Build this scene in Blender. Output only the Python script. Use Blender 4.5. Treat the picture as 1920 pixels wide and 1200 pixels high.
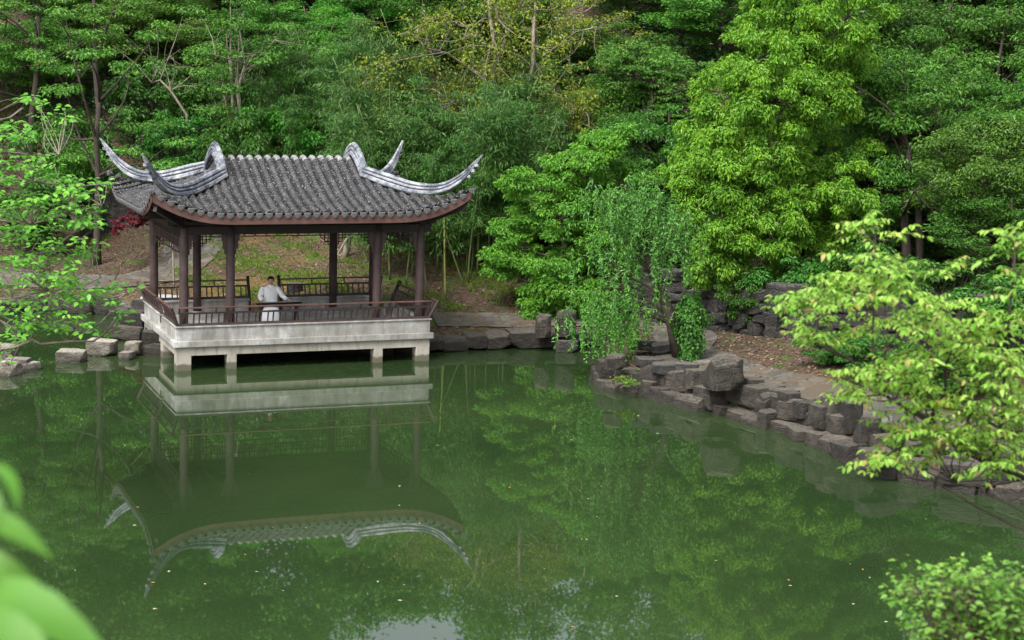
import bpy, math, random
import numpy as np
from mathutils import Vector, Matrix
R = math.radians
for o in list(bpy.data.objects): bpy.data.objects.remove(o)
SC = bpy.context.scene
COL = SC.collection

# ---------------------------------------------------------------- camera
F_, PT, ROLL, H = 3281.4, 0.1521, 0.0268, 8.0926      # focal in photo px, pitch down, roll, eye height over water
cp, sp, cr, sr = math.cos(PT), math.sin(PT), math.cos(ROLL), math.sin(ROLL)
cam_d = bpy.data.cameras.new('camera'); cam = bpy.data.objects.new('camera', cam_d); COL.objects.link(cam)
Rv = Vector((cr, sr*sp, sr*cp)); Uv = Vector((-sr, cr*sp, cr*cp)); Bv = Vector((0, -cp, sp))
cam.matrix_world = Matrix(((Rv.x, Uv.x, Bv.x, 0), (Rv.y, Uv.y, Bv.y, 0), (Rv.z, Uv.z, Bv.z, H), (0, 0, 0, 1)))
cam_d.sensor_width = 36; cam_d.lens = F_/1920*36; cam_d.clip_start = .1; cam_d.clip_end = 2000
cam_d.dof.use_dof = True; cam_d.dof.focus_distance = 45.5; cam_d.dof.aperture_fstop = 2.6
SC.camera = cam
# ---------------------------------------------------------------- sky, sun, exposure
SUN_EL, SUN_AZ = R(52), R(212)
w = bpy.data.worlds.new('World'); SC.world = w; w.use_nodes = True
nt = w.node_tree; bg = nt.nodes['Background']
sky = nt.nodes.new('ShaderNodeTexSky'); sky.sky_type = 'NISHITA'; sky.sun_disc = False
sky.sun_elevation = SUN_EL; sky.sun_rotation = SUN_AZ; sky.air_density = 1.0; sky.dust_density = 6.0; sky.ozone_density = 1.0
hs = nt.nodes.new('ShaderNodeHueSaturation'); hs.inputs['Saturation'].default_value = .35
nt.links.new(sky.outputs[0], hs.inputs['Color']); nt.links.new(hs.outputs[0], bg.inputs['Color'])
bg.inputs['Strength'].default_value = .15
sd = bpy.data.lights.new('sun', 'SUN'); sun = bpy.data.objects.new('sun', sd); COL.objects.link(sun)
sd.energy = 1.15; sd.angle = R(25); sd.color = (1, .97, .9)
sdir = Vector((math.sin(SUN_AZ)*math.cos(SUN_EL), math.cos(SUN_AZ)*math.cos(SUN_EL), math.sin(SUN_EL)))
sun.rotation_euler = sdir.to_track_quat('Z', 'Y').to_euler()
SC.view_settings.view_transform = 'Standard'; SC.view_settings.look = 'None'
SC.view_settings.exposure = 1.15; SC.view_settings.gamma = 1
SC.render.engine = 'CYCLES'; SC.cycles.max_bounces = 6; SC.cycles.diffuse_bounces = 3; SC.cycles.glossy_bounces = 3
SC.cycles.transmission_bounces = 4; SC.cycles.transparent_max_bounces = 4; SC.cycles.use_denoising = True

# ---------------------------------------------------------------- helpers
def ray(x, y):
    dx, dy = x-960, y-600
    a = dx*cr+dy*sr; b = -dx*sr+dy*cr
    X = a/F_; yc = -b/F_
    return np.array([X, cp+yc*sp, -sp+yc*cp])
def gz(x, y, z):
    r = ray(x, y); t = (z-H)/r[2]; return np.array([r[0]*t, r[1]*t, z])
def at(x, y, Y):
    r = ray(x, y); t = Y/r[1]; return np.array([r[0]*t, Y, H+r[2]*t])

def link(o, parent=None):
    COL.objects.link(o)
    if parent is not None: o.parent = parent
    return o
def tag(o, label=None, cat=None, group=None, kind=None):
    if label: o['label'] = label
    if cat: o['category'] = cat
    if group: o['group'] = group
    if kind: o['kind'] = kind
    return o
def empty(name, loc=(0, 0, 0), rz=0):
    o = bpy.data.objects.new(name, None); o.empty_display_size = .2
    o.location = loc; o.rotation_euler = (0, 0, rz); return link(o)
def copy_tree(o, parent=None):
    c = o.copy(); COL.objects.link(c)
    if parent is not None: c.parent = parent
    for ch in list(o.children): copy_tree(ch, c)
    return c
def mesh_np(name, V, F, mat, smooth=False, mats=None, midx=None):
    """F: (n,4) array or list of tuples"""
    me = bpy.data.meshes.new(name)
    V = np.asarray(V, dtype=np.float32)
    if isinstance(F, np.ndarray):
        n, k = F.shape
        me.vertices.add(len(V)); me.vertices.foreach_set('co', V.ravel())
        me.loops.add(n*k); me.loops.foreach_set('vertex_index', F.astype(np.int32).ravel())
        me.polygons.add(n); me.polygons.foreach_set('loop_start', np.arange(0, n*k, k, dtype=np.int32))
        me.update(calc_edges=True)
    else:
        me.from_pydata([tuple(map(float, v)) for v in V], [], F); me.update()
    me.polygons.foreach_set('use_smooth', np.full(len(me.polygons), smooth))
    me.materials.append(mat)
    return me
class MB:
    def __init__(s): s.v = []; s.f = []; s.n = 0
    def add(s, V, F):
        s.v.append(np.asarray(V, float).reshape(-1, 3)); s.f += [tuple(i+s.n for i in f) for f in F]; s.n += len(s.v[-1]); return s
    def box(s, x0, x1, y0, y1, z0, z1):
        V = [(x0,y0,z0),(x1,y0,z0),(x1,y1,z0),(x0,y1,z0),(x0,y0,z1),(x1,y0,z1),(x1,y1,z1),(x0,y1,z1)]
        return s.add(V, [(3,2,1,0),(4,5,6,7),(0,1,5,4),(1,2,6,5),(2,3,7,6),(3,0,4,7)])
    def bar(s, a, b, w, h, up=(0, 0, 1)):
        a = Vector(a); b = Vector(b); d = (b-a).normalized(); u = Vector(up); sd_ = d.cross(u)
        if sd_.length < 1e-3: sd_ = d.cross(Vector((1, 0, 0)))
        sd_.normalize(); u = sd_.cross(d)
        V = []
        for p in (a, b):
            for i, j in ((-1,-1),(1,-1),(1,1),(-1,1)): V.append(p+sd_*(i*w/2)+u*(j*h/2))
        return s.add([tuple(v) for v in V], [(0,1,2,3),(7,6,5,4),(0,4,5,1),(1,5,6,2),(2,6,7,3),(3,7,4,0)])
    def tube(s, pts, rad, n=6, cap=True):
        pts = [Vector(p) for p in pts]; m = len(pts)
        if not hasattr(rad, '__len__'): rad = [rad]*m
        ref = Vector((.13, .97, .2)); V = []
        for i, p in enumerate(pts):
            d = (pts[min(i+1, m-1)]-pts[max(i-1, 0)])
            if d.length < 1e-6: d = Vector((0, 0, 1))
            d.normalize(); a = d.cross(ref)
            if a.length < .05: a = d.cross(Vector((1, 0, 0)))
            a.normalize(); b = d.cross(a)
            for k in range(n):
                t = 2*math.pi*k/n; V.append(tuple(p+(a*math.cos(t)+b*math.sin(t))*rad[i]))
        Fc = [(i*n+k, i*n+(k+1) % n, (i+1)*n+(k+1) % n, (i+1)*n+k) for i in range(m-1) for k in range(n)]
        if cap: Fc += [tuple(range(n-1, -1, -1)), tuple((m-1)*n+k for k in range(n))]
        return s.add(V, Fc)
    def loft(s, rings, closed=True, cap=True):
        n = len(rings[0]); V = [p for r in rings for p in r]; m = len(rings)
        K = n if closed else n-1
        Fc = [(i*n+k, i*n+(k+1) % n, (i+1)*n+(k+1) % n, (i+1)*n+k) for i in range(m-1) for k in range(K)]
        if cap and closed: Fc += [tuple(range(n-1, -1, -1)), tuple((m-1)*n+k for k in range(n))]
        return s.add(V, Fc)
    def lathe(s, prof, n=16, c=(0, 0)):
        return s.loft([[(c[0]+r*math.cos(2*math.pi*k/n), c[1]+r*math.sin(2*math.pi*k/n), z) for k in range(n)] for r, z in prof])
    def mesh(s, name, mat, smooth=False):
        return mesh_np(name, np.concatenate(s.v), s.f, mat, smooth)
    def build(s, name, mat, parent=None, smooth=False, bevel=0):
        o = bpy.data.objects.new(name, s.mesh(name, mat, smooth)); link(o, parent)
        if bevel:
            m = o.modifiers.new('b', 'BEVEL'); m.width = bevel; m.segments = 2; m.limit_method = 'ANGLE'
        return o

# ---------------------------------------------------------------- materials
def newmat(name):
    m = bpy.data.materials.new(name); m.use_nodes = True
    nt = m.node_tree; return m, nt, nt.nodes['Principled BSDF']
def N(nt, t, **k):
    n = nt.nodes.new(t)
    for a, b in k.items():
        if a in n.inputs: n.inputs[a].default_value = b
        else: setattr(n, a, b)
    return n
def noise(nt, scale, detail=5, rough=.6, obj=True, vec=None, dist=0):
    n = N(nt, 'ShaderNodeTexNoise'); n.inputs['Scale'].default_value = scale; n.inputs['Detail'].default_value = detail
    n.inputs['Roughness'].default_value = rough; n.inputs['Distortion'].default_value = dist
    if vec is None:
        tc = N(nt, 'ShaderNodeTexCoord'); vec = tc.outputs['Object']
    nt.links.new(vec, n.inputs['Vector']); return n.outputs['Fac']
def ramp(nt, fac, stops):
    r = N(nt, 'ShaderNodeValToRGB'); e = r.color_ramp.elements
    while len(e) < len(stops): e.new(.5)
    for i, (p, c) in enumerate(stops):
        e[i].position = p; e[i].color = tuple(c)+(1,) if len(c) == 3 else c
    nt.links.new(fac, r.inputs['Fac']); return r.outputs['Color']
def mixc(nt, fac, a, b, mode='MIX'):
    m = N(nt, 'ShaderNodeMix', data_type='RGBA', blend_type=mode)
    for inp, v in ((m.inputs[0], fac), (m.inputs[6], a), (m.inputs[7], b)):
        if isinstance(v, (int, float)): inp.default_value = v
        elif isinstance(v, tuple): inp.default_value = v+(1,) if len(v) == 3 else v
        else: nt.links.new(v, inp)
    return m.outputs[2]
def bump(nt, bs, h, strength=.3, dist=.02):
    b = N(nt, 'ShaderNodeBump'); b.inputs['Strength'].default_value = strength; b.inputs['Distance'].default_value = dist
    nt.links.new(h, b.inputs['Height']); nt.links.new(b.outputs[0], bs.inputs['Normal'])
def geo_pos(nt): return N(nt, 'ShaderNodeNewGeometry').outputs['Position']
def simple(name, c, var=.35, scale=6, rough=.7, bs_=.2, spec=.3):
    m, nt, bs = newmat(name)
    n = noise(nt, scale); n2 = noise(nt, scale*6, 3)
    col = ramp(nt, n, [(.3, tuple(x*(1-var) for x in c)), (.7, tuple(min(1, x*(1+var)) for x in c))])
    nt.links.new(col, bs.inputs['Base Color']); bs.inputs['Roughness'].default_value = rough
    bs.inputs['Specular IOR Level'].default_value = spec*.8
    bump(nt, bs, n2, bs_, .01); return m
def leafmat(name, c1, c2, transl=.35, hv=.03, dead=None, ofs=.25):
    m, nt, bs = newmat(name)
    g = N(nt, 'ShaderNodeNewGeometry'); oi = N(nt, 'ShaderNodeObjectInfo')
    col = mixc(nt, g.outputs['Random Per Island'], tuple(c1), tuple(c2))
    if dead:
        gt = N(nt, 'ShaderNodeMath', operation='GREATER_THAN'); nt.links.new(g.outputs['Random Per Island'], gt.inputs[0]); gt.inputs[1].default_value = dead[1]
        col = mixc(nt, gt.outputs[0], col, dead[0])
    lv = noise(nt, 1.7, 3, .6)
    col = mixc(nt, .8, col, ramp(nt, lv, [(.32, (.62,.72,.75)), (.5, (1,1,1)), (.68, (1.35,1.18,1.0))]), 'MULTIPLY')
    ma = N(nt, 'ShaderNodeMapRange'); nt.links.new(oi.outputs['Random'], ma.inputs[0]); ma.inputs[3].default_value = .5-hv; ma.inputs[4].default_value = .5+hv
    mv = N(nt, 'ShaderNodeMapRange'); nt.links.new(oi.outputs['Random'], mv.inputs[0]); mv.inputs[3].default_value = 1-ofs; mv.inputs[4].default_value = 1+ofs
    h = N(nt, 'ShaderNodeHueSaturation'); nt.links.new(ma.outputs[0], h.inputs['Hue']); nt.links.new(mv.outputs[0], h.inputs['Value']); nt.links.new(col, h.inputs['Color'])
    col = h.outputs[0]
    nt.links.new(col, bs.inputs['Base Color']); bs.inputs['Roughness'].default_value = .45; bs.inputs['Specular IOR Level'].default_value = .35
    tr = N(nt, 'ShaderNodeBsdfTranslucent'); nt.links.new(col, tr.inputs['Color'])
    mx = N(nt, 'ShaderNodeMixShader'); mx.inputs[0].default_value = transl
    nt.links.new(bs.outputs[0], mx.inputs[1]); nt.links.new(tr.outputs[0], mx.inputs[2])
    nt.links.new(mx.outputs[0], nt.nodes['Material Output'].inputs['Surface']); return m

M = {}
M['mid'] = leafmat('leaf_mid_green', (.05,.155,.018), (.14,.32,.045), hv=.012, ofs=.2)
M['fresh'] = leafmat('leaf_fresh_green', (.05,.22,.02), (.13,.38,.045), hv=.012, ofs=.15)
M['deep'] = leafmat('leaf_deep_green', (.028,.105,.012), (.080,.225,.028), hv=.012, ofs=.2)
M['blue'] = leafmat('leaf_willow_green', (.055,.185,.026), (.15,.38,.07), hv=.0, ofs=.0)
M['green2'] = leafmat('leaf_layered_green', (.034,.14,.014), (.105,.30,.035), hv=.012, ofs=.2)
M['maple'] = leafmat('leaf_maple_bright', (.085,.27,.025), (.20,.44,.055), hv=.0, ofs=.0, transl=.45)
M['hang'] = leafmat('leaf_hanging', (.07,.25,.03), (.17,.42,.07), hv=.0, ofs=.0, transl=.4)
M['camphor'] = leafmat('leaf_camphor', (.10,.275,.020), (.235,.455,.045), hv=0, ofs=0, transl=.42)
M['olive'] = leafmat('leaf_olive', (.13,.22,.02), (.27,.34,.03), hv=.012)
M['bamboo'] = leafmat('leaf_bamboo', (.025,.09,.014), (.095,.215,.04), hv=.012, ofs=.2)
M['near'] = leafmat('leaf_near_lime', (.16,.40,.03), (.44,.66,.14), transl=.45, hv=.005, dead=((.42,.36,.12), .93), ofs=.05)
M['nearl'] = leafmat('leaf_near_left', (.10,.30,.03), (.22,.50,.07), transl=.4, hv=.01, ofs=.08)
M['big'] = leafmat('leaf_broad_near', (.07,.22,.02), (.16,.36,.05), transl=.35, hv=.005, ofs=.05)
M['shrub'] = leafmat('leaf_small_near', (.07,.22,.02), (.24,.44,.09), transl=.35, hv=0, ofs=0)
M['under'] = leafmat('leaf_understorey_shaded', (.012,.055,.010), (.04,.13,.02), transl=.25, hv=0, ofs=0)  # leaf colour darkened, shade of the gaps between trees painted in
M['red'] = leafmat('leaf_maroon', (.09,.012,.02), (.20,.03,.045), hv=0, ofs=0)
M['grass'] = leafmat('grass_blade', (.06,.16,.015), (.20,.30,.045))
M['litter'] = leafmat('litter_leaf', (.075,.05,.032), (.27,.205,.135), transl=.05)
M['bark'] = simple('bark_brown', (.085,.068,.05), .4, 5, .9, .6)
M['barkp'] = simple('bark_pale', (.19,.165,.13), .35, 5, .9, .5)
M['barkd'] = simple('bark_dark', (.05,.04,.033), .4, 5, .9, .6)
M['culm'] = simple('bamboo_culm', (.12,.16,.06), .3, 2, .5, .05)
M['culmy'] = simple('bamboo_culm_yellow', (.26,.26,.08), .25, 2, .5, .05)
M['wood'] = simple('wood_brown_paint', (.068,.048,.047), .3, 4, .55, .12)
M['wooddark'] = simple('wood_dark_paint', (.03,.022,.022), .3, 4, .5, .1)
M['fascia'] = simple('fascia_red_brown', (.105,.058,.05), .35, 3, .6, .15)
M['stonegrey'] = simple('stone_grey_smooth', (.30,.29,.28), .3, 6, .8, .3)
M['boulder'] = simple('boulder_pale', (.36,.37,.38), .25, 3, .85, .4)
M['robe'] = simple('robe_white', (.93,.94,.97), .02, 6, .8, .1)
M['skin'] = simple('skin', (.60,.38,.28), .08, 20, .55, .05)
M['hair'] = simple('hair_black', (.012,.011,.011), .3, 40, .5, .3)
M['lacquer'] = simple('black_lacquer', (.012,.011,.012), .2, 8, .3, .03, .5)

def concrete():
    m, nt, bs = newmat('weathered_concrete')
    tc = N(nt, 'ShaderNodeTexCoord'); mp = N(nt, 'ShaderNodeMapping'); nt.links.new(tc.outputs['Object'], mp.inputs[0])
    mp.inputs['Scale'].default_value = (1, 1, .18)
    streak = noise(nt, 7, 6, .65, vec=mp.outputs[0]); blot = noise(nt, 1.6, 6, .65); fine = noise(nt, 40, 3)
    c = ramp(nt, blot, [(.3, (.20,.195,.175)), (.52, (.30,.295,.275)), (.68, (.52,.525,.525))])
    d = ramp(nt, streak, [(.32, (.30,.30,.31)), (.56, (1, 1, 1))])
    c = mixc(nt, .5, c, d, 'MULTIPLY')
    nt.links.new(c, bs.inputs['Base Color']); bs.inputs['Roughness'].default_value = .85; bump(nt, bs, fine, .25, .01); return m
def concrete_warm():
    m, nt, bs = newmat('bare_concrete')
    tc = N(nt, 'ShaderNodeTexCoord'); mp = N(nt, 'ShaderNodeMapping'); nt.links.new(tc.outputs['Object'], mp.inputs[0])
    mp.inputs['Scale'].default_value = (1, 1, .25)
    streak = noise(nt, 5, 6, .6, vec=mp.outputs[0]); blot = noise(nt, 1.2, 5); fine = noise(nt, 50, 3)
    c = ramp(nt, blot, [(.3, (.25,.23,.19)), (.7, (.40,.38,.33))])
    d = ramp(nt, streak, [(.2, (.5,.5,.5)), (.45, (1, 1, 1))])
    c = mixc(nt, .6, c, d, 'MULTIPLY')
    # wet, algae-dark foot just above the water line
    sp_ = N(nt, 'ShaderNodeSeparateXYZ'); nt.links.new(tc.outputs['Object'], sp_.inputs[0])
    wl = N(nt, 'ShaderNodeMapRange'); nt.links.new(sp_.outputs[2], wl.inputs[0]); wl.inputs[1].default_value = .03; wl.inputs[2].default_value = .20; wl.inputs[3].default_value = 1; wl.inputs[4].default_value = 0
    wm = N(nt, 'ShaderNodeMath', operation='MULTIPLY_ADD'); nt.links.new(streak, wm.inputs[0]); wm.inputs[1].default_value = 1.2; nt.links.new(wl.outputs[0], wm.inputs[2])
    c = mixc(nt, ramp(nt, wm.outputs[0], [(1.0/1.6*1.0, (0,0,0)), (.95, (.9,.9,.9))]), c, (.075,.072,.045))
    nt.links.new(c, bs.inputs['Base Color']); bs.inputs['Roughness'].default_value = .85; bump(nt, bs, fine, .2, .01); return m
def tile(name, a, b, white):
    m, nt, bs = newmat(name)
    n1 = noise(nt, 3, 6, .7); n2 = noise(nt, 22, 4, .7)
    g = N(nt, 'ShaderNodeNewGeometry')
    c = ramp(nt, n1, [(.3, a), (.7, b)])
    c = mixc(nt, ramp(nt, n2, [(.56, (0,0,0)), (.70, (1,1,1))]), c, white)
    c = mixc(nt, .5, c, ramp(nt, noise(nt, 55, 2), [(.3, (.45,.45,.45)), (.65, (1.15,1.15,1.15))]), 'MULTIPLY')
    nt.links.new(c, bs.inputs['Base Color']); bs.inputs['Roughness'].default_value = .8
    bump(nt, bs, n2, .4, .01); return m
def ridgemat():
    m, nt, bs = newmat('lime_washed_ridge')
    tc = N(nt, 'ShaderNodeTexCoord'); mp = N(nt, 'ShaderNodeMapping'); nt.links.new(tc.outputs['Object'], mp.inputs[0]); mp.inputs['Scale'].default_value = (1, 1, 1.3)
    n1 = noise(nt, 2.2, 10, .82, vec=mp.outputs[0]); n2 = noise(nt, 2, 4)
    c = ramp(nt, n1, [(.38, (.05,.058,.072)), (.47, (.15,.165,.195)), (.55, (.31,.325,.35)), (.70, (.58,.585,.60))])
    c = mixc(nt, .5, c, ramp(nt, n2, [(.3, (.55,.56,.6)), (.6, (1, 1, 1))]), 'MULTIPLY')
    nt.links.new(c, bs.inputs['Base Color']); bs.inputs['Roughness'].default_value = .95; bs.inputs['Specular IOR Level'].default_value = .08; bump(nt, bs, n1, .5, .015); return m
def rockmat(name, dark, mid, light):
    m, nt, bs = newmat(name)
    oi = N(nt, 'ShaderNodeObjectInfo'); tc = N(nt, 'ShaderNodeTexCoord')
    va = N(nt, 'ShaderNodeVectorMath', operation='ADD'); nt.links.new(tc.outputs['Object'], va.inputs[0])
    cx = N(nt, 'ShaderNodeCombineXYZ'); ml = N(nt, 'ShaderNodeMath', operation='MULTIPLY'); nt.links.new(oi.outputs['Random'], ml.inputs[0]); ml.inputs[1].default_value = 37
    for i in range(3): nt.links.new(ml.outputs[0], cx.inputs[i])
    nt.links.new(cx.outputs[0], va.inputs[1]); v = va.outputs[0]
    n1 = noise(nt, 2.2, 7, .7, vec=v); n2 = noise(nt, 14, 5, .7, vec=v)
    vo = N(nt, 'ShaderNodeTexVoronoi', feature='DISTANCE_TO_EDGE'); vo.inputs['Scale'].default_value = 3.3; nt.links.new(v, vo.inputs['Vector'])
    c = ramp(nt, n1, [(.3, dark), (.5, mid), (.72, light)])
    c = mixc(nt, .6, c, ramp(nt, n2, [(.35, (.5,.5,.5)), (.6, (1.1,1.08,1.05))]), 'MULTIPLY')
    g = N(nt, 'ShaderNodeNewGeometry'); sx = N(nt, 'ShaderNodeSeparateXYZ'); nt.links.new(g.outputs['Normal'], sx.inputs[0])
    ad = N(nt, 'ShaderNodeMath', operation='MULTIPLY'); nt.links.new(sx.outputs[2], ad.inputs[0]); nt.links.new(n2, ad.inputs[1])
    c = mixc(nt, ramp(nt, ad.outputs[0], [(.35, (0,0,0)), (.6, (.8,.8,.8))]), c, tuple(min(1, x*1.9) for x in light))   # lighter noisy patches on upward faces
    mv = N(nt, 'ShaderNodeMapRange'); nt.links.new(oi.outputs['Random'], mv.inputs[0]); mv.inputs[3].default_value = .65; mv.inputs[4].default_value = 1.35
    h = N(nt, 'ShaderNodeHueSaturation'); nt.links.new(mv.outputs[0], h.inputs['Value']); nt.links.new(c, h.inputs['Color'])
    # wet band at the water line
    sz = N(nt, 'ShaderNodeSeparateXYZ'); nt.links.new(g.outputs['Position'], sz.inputs[0])
    wl = N(nt, 'ShaderNodeMapRange'); nt.links.new(sz.outputs[2], wl.inputs[0]); wl.inputs[1].default_value = .03; wl.inputs[2].default_value = .10; wl.inputs[3].default_value = .75; wl.inputs[4].default_value = 0
    c = mixc(nt, wl.outputs[0], h.outputs[0], (.03,.028,.02))
    nt.links.new(c, bs.inputs['Base Color']); bs.inputs['Roughness'].default_value = .8
    mh = N(nt, 'ShaderNodeMath', operation='MINIMUM'); nt.links.new(vo.outputs[0], mh.inputs[0]); mh.inputs[1].default_value = .08
    md = N(nt, 'ShaderNodeMath', operation='MULTIPLY_ADD'); nt.links.new(mh.outputs[0], md.inputs[0]); md.inputs[1].default_value = 5; nt.links.new(n2, md.inputs[2])
    bump(nt, bs, md.outputs[0], .9, .07); return m
M['groove'] = simple('dark_groove', (.05,.055,.07), .4, 8, .9, .2); M['conc'] = concrete(); M['concw'] = concrete_warm()  # groove: one dark colour for the recessed ridge faces
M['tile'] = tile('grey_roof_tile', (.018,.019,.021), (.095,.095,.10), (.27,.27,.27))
M['pan'] = tile('shaded_pan_tile', (.008,.008,.009), (.035,.035,.037), (.55,.55,.53))  # base darkened to paint in the shade between cover rows
M['cap'] = tile('pale_ridge_cap', (.11,.115,.12), (.26,.265,.27), (.5,.5,.5)); M['drip'] = tile('drip_tile_grey', (.08,.085,.09), (.16,.165,.17), (.30,.30,.30))
M['ridge'] = ridgemat()
M['rock'] = rockmat('bank_rock', (.010,.0088,.0070), (.038,.0325,.0255), (.092,.081,.065))
M['rockg'] = rockmat('wall_rock', (.011,.0105,.010), (.038,.035,.032), (.095,.09,.083))
M['rockl'] = rockmat('pale_rock', (.05,.044,.034), (.16,.145,.12), (.30,.275,.24))

def ground_mat():
    m, nt, bs = newmat('hillside_ground'); P = geo_pos(nt)
    big = noise(nt, .22, 5, .6, vec=P); med = noise(nt, 1.3, 6, .65, vec=P); fine = noise(nt, 11, 5, .75, vec=P)
    lit = ramp(nt, fine, [(.3, (.022,.015,.010)), (.5, (.075,.052,.037)), (.64, (.15,.11,.08)), (.78, (.30,.24,.18))])
    och = ramp(nt, fine, [(.3, (.08,.05,.018)), (.6, (.155,.11,.045)), (.8, (.27,.22,.11))])
    gr = ramp(nt, fine, [(.3, (.02,.05,.01)), (.65, (.07,.14,.022))])
    c = mixc(nt, ramp(nt, big, [(.56, (0,0,0)), (.68, (.6,.6,.6))]), lit, och)
    c = mixc(nt, ramp(nt, med, [(.54, (0,0,0)), (.64, (.9,.9,.9))]), c, gr)
    # yellow moss lawn right behind the pavilion; mud below the water
    sx = N(nt, 'ShaderNodeSeparateXYZ'); nt.links.new(P, sx.inputs[0])
    d = N(nt, 'ShaderNodeVectorMath', operation='DISTANCE'); nt.links.new(P, d.inputs[0]); d.inputs[1].default_value = (-8.5, 51.6, .7)
    ad = N(nt, 'ShaderNodeMath', operation='MULTIPLY_ADD'); nt.links.new(med, ad.inputs[0]); ad.inputs[1].default_value = 3.0; nt.links.new(d.outputs['Value'], ad.inputs[2])
    mr = N(nt, 'ShaderNodeMapRange'); nt.links.new(ad.outputs[0], mr.inputs[0]); mr.inputs[1].default_value = 3.6; mr.inputs[2].default_value = 5.0; mr.inputs[3].default_value = .9; mr.inputs[4].default_value = 0
    c = mixc(nt, mr.outputs[0], c, och)
    mu = N(nt, 'ShaderNodeMapRange'); nt.links.new(sx.outputs[2], mu.inputs[0]); mu.inputs[1].default_value = .05; mu.inputs[2].default_value = .35; mu.inputs[3].default_value = 1; mu.inputs[4].default_value = 0
    c = mixc(nt, mu.outputs[0], c, (.035,.03,.022))
    nt.links.new(c, bs.inputs['Base Color']); bs.inputs['Roughness'].default_value = .95; bs.inputs['Specular IOR Level'].default_value = .1
    bump(nt, bs, fine, .8, .06); return m
def path_mat():
    m, nt, bs = newmat('flagstone_path'); P = geo_pos(nt)
    wob = noise(nt, 2.5, 3, vec=P); va = N(nt, 'ShaderNodeVectorMath', operation='MULTIPLY_ADD')
    cx = N(nt, 'ShaderNodeCombineXYZ'); nt.links.new(wob, cx.inputs[0]); nt.links.new(wob, cx.inputs[1])
    nt.links.new(cx.outputs[0], va.inputs[0]); va.inputs[1].default_value = (.5, .5, 0); nt.links.new(P, va.inputs[2])
    vo = N(nt, 'ShaderNodeTexVoronoi', feature='DISTANCE_TO_EDGE'); vo.inputs['Scale'].default_value = 2.6; nt.links.new(va.outputs[0], vo.inputs['Vector'])
    vc = N(nt, 'ShaderNodeTexVoronoi', feature='F1'); vc.inputs['Scale'].default_value = 2.6; nt.links.new(va.outputs[0], vc.inputs['Vector'])
    bw = N(nt, 'ShaderNodeRGBToBW'); nt.links.new(vc.outputs['Color'], bw.inputs[0])
    fine = noise(nt, 12, 5, .7, vec=P)
    c = ramp(nt, bw.outputs[0], [(.2, (.065,.06,.052)), (.8, (.145,.135,.118))])
    c = mixc(nt, .6, c, ramp(nt, fine, [(.35, (.55,.55,.52)), (.65, (1.1,1.1,1.1))]), 'MULTIPLY')
    c = mixc(nt, ramp(nt, vo.outputs[0], [(.015, (1,1,1)), (.05, (0,0,0))]), c, (.035,.033,.024))
    c = mixc(nt, ramp(nt, noise(nt, .9, 5, vec=P), [(.46, (0,0,0)), (.62, (.85,.85,.85))]), c, (.085,.06,.036))
    nt.links.new(c, bs.inputs['Base Color']); bs.inputs['Roughness'].default_value = .9
    bump(nt, bs, vo.outputs[0], .5, .05); return m
def water_mat():
    m, nt, bs = newmat('green_pond_water'); P = geo_pos(nt)
    c = ramp(nt, noise(nt, .12, 3, vec=P), [(.35, (.018,.036,.0125)), (.65, (.028,.050,.017))])
    nt.links.new(c, bs.inputs['Base Color']); bs.inputs['Roughness'].default_value = .015; bs.inputs['IOR'].default_value = 1.8
    mp = N(nt, 'ShaderNodeMapping'); nt.links.new(P, mp.inputs[0]); mp.inputs['Scale'].default_value = (.9, .45, 1)
    n = noise(nt, 1.1, 3, .5, vec=mp.outputs[0])
    bump(nt, bs, n, .05, .02); return m
M['ground'] = ground_mat(); M['path'] = path_mat(); M['water'] = water_mat()

# ---------------------------------------------------------------- terrain
SHORE = np.array([(-3.0,46.4),(-1.8,47.1),(0,47.8),(2.4,48.4),(2.9,46.2),(2.35,44),(2.3,42.9),(3.1,41.5),(4.4,40.2),(5.6,38.4),(6.4,37.3),(7.0,35.2),(7.4,34.0),(9.8,32.2),(13,29),(15,24),(13,19.5),(8,18.4),(2,18),(-5,18),(-8.5,20),(-9.6,25),(-9.9,30),(-11.2,36),(-12.5,40.8),(-14,43),(-16.5,46),(-17,50),(-14.5,52.4),(-12,52.0),(-10.6,49.8),(-9.9,47.2),(-9.4,45.9),(-8,46),(-6,46.6)])
def sdf(X, Y):
    X = np.asarray(X, float); Y = np.asarray(Y, float); d = np.full(X.shape, 1e9); ins = np.zeros(X.shape, bool)
    n = len(SHORE)
    for i in range(n):
        a = SHORE[i]; b = SHORE[(i+1) % n]; e = b-a
        t = np.clip(((X-a[0])*e[0]+(Y-a[1])*e[1])/(e@e), 0, 1)
        d = np.minimum(d, np.hypot(X-a[0]-t*e[0], Y-a[1]-t*e[1]))
        c = ((a[1] > Y) != (b[1] > Y)) & (X < (b[0]-a[0])*(Y-a[1])/((b[1]-a[1]) if b[1] != a[1] else 1e-9)+a[0]); ins ^= c
    return np.where(ins, -d, d)
def ht(X, Y):
    X = np.asarray(X, float); Y = np.asarray(Y, float); s = sdf(X, Y)
    h = np.interp(s, [-2, -.3, 0, .25, 2.5, 5, 9, 14, 20, 28, 40, 55, 400], [-1.6, -.9, -.25, .42, .62, .95, 1.9, 3.9, 7.0, 10.6, 13.5, 14.5, 16])
    hb = np.interp(s, [-2, -.3, 0, .3, 6, 12, 18, 400], [-1.6, -.9, -.2, .3, 2.4, 5.0, 6.3, 7])
    k = np.clip((Y-24)/10, 0, 1); h = h*k+hb*(1-k)
    n = .35*np.sin(X*.31+1.3)*np.sin(Y*.27+.4)+.18*np.sin(X*.83+Y*.5)+.06*np.sin(X*2.1-Y*1.7)+.03*np.sin(X*5.1+Y*4.3)
    return h+n*np.clip((s-2)/8, 0, 1)*1.5
def hz(x, y): return float(ht(np.array([x]), np.array([y]))[0])
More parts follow.
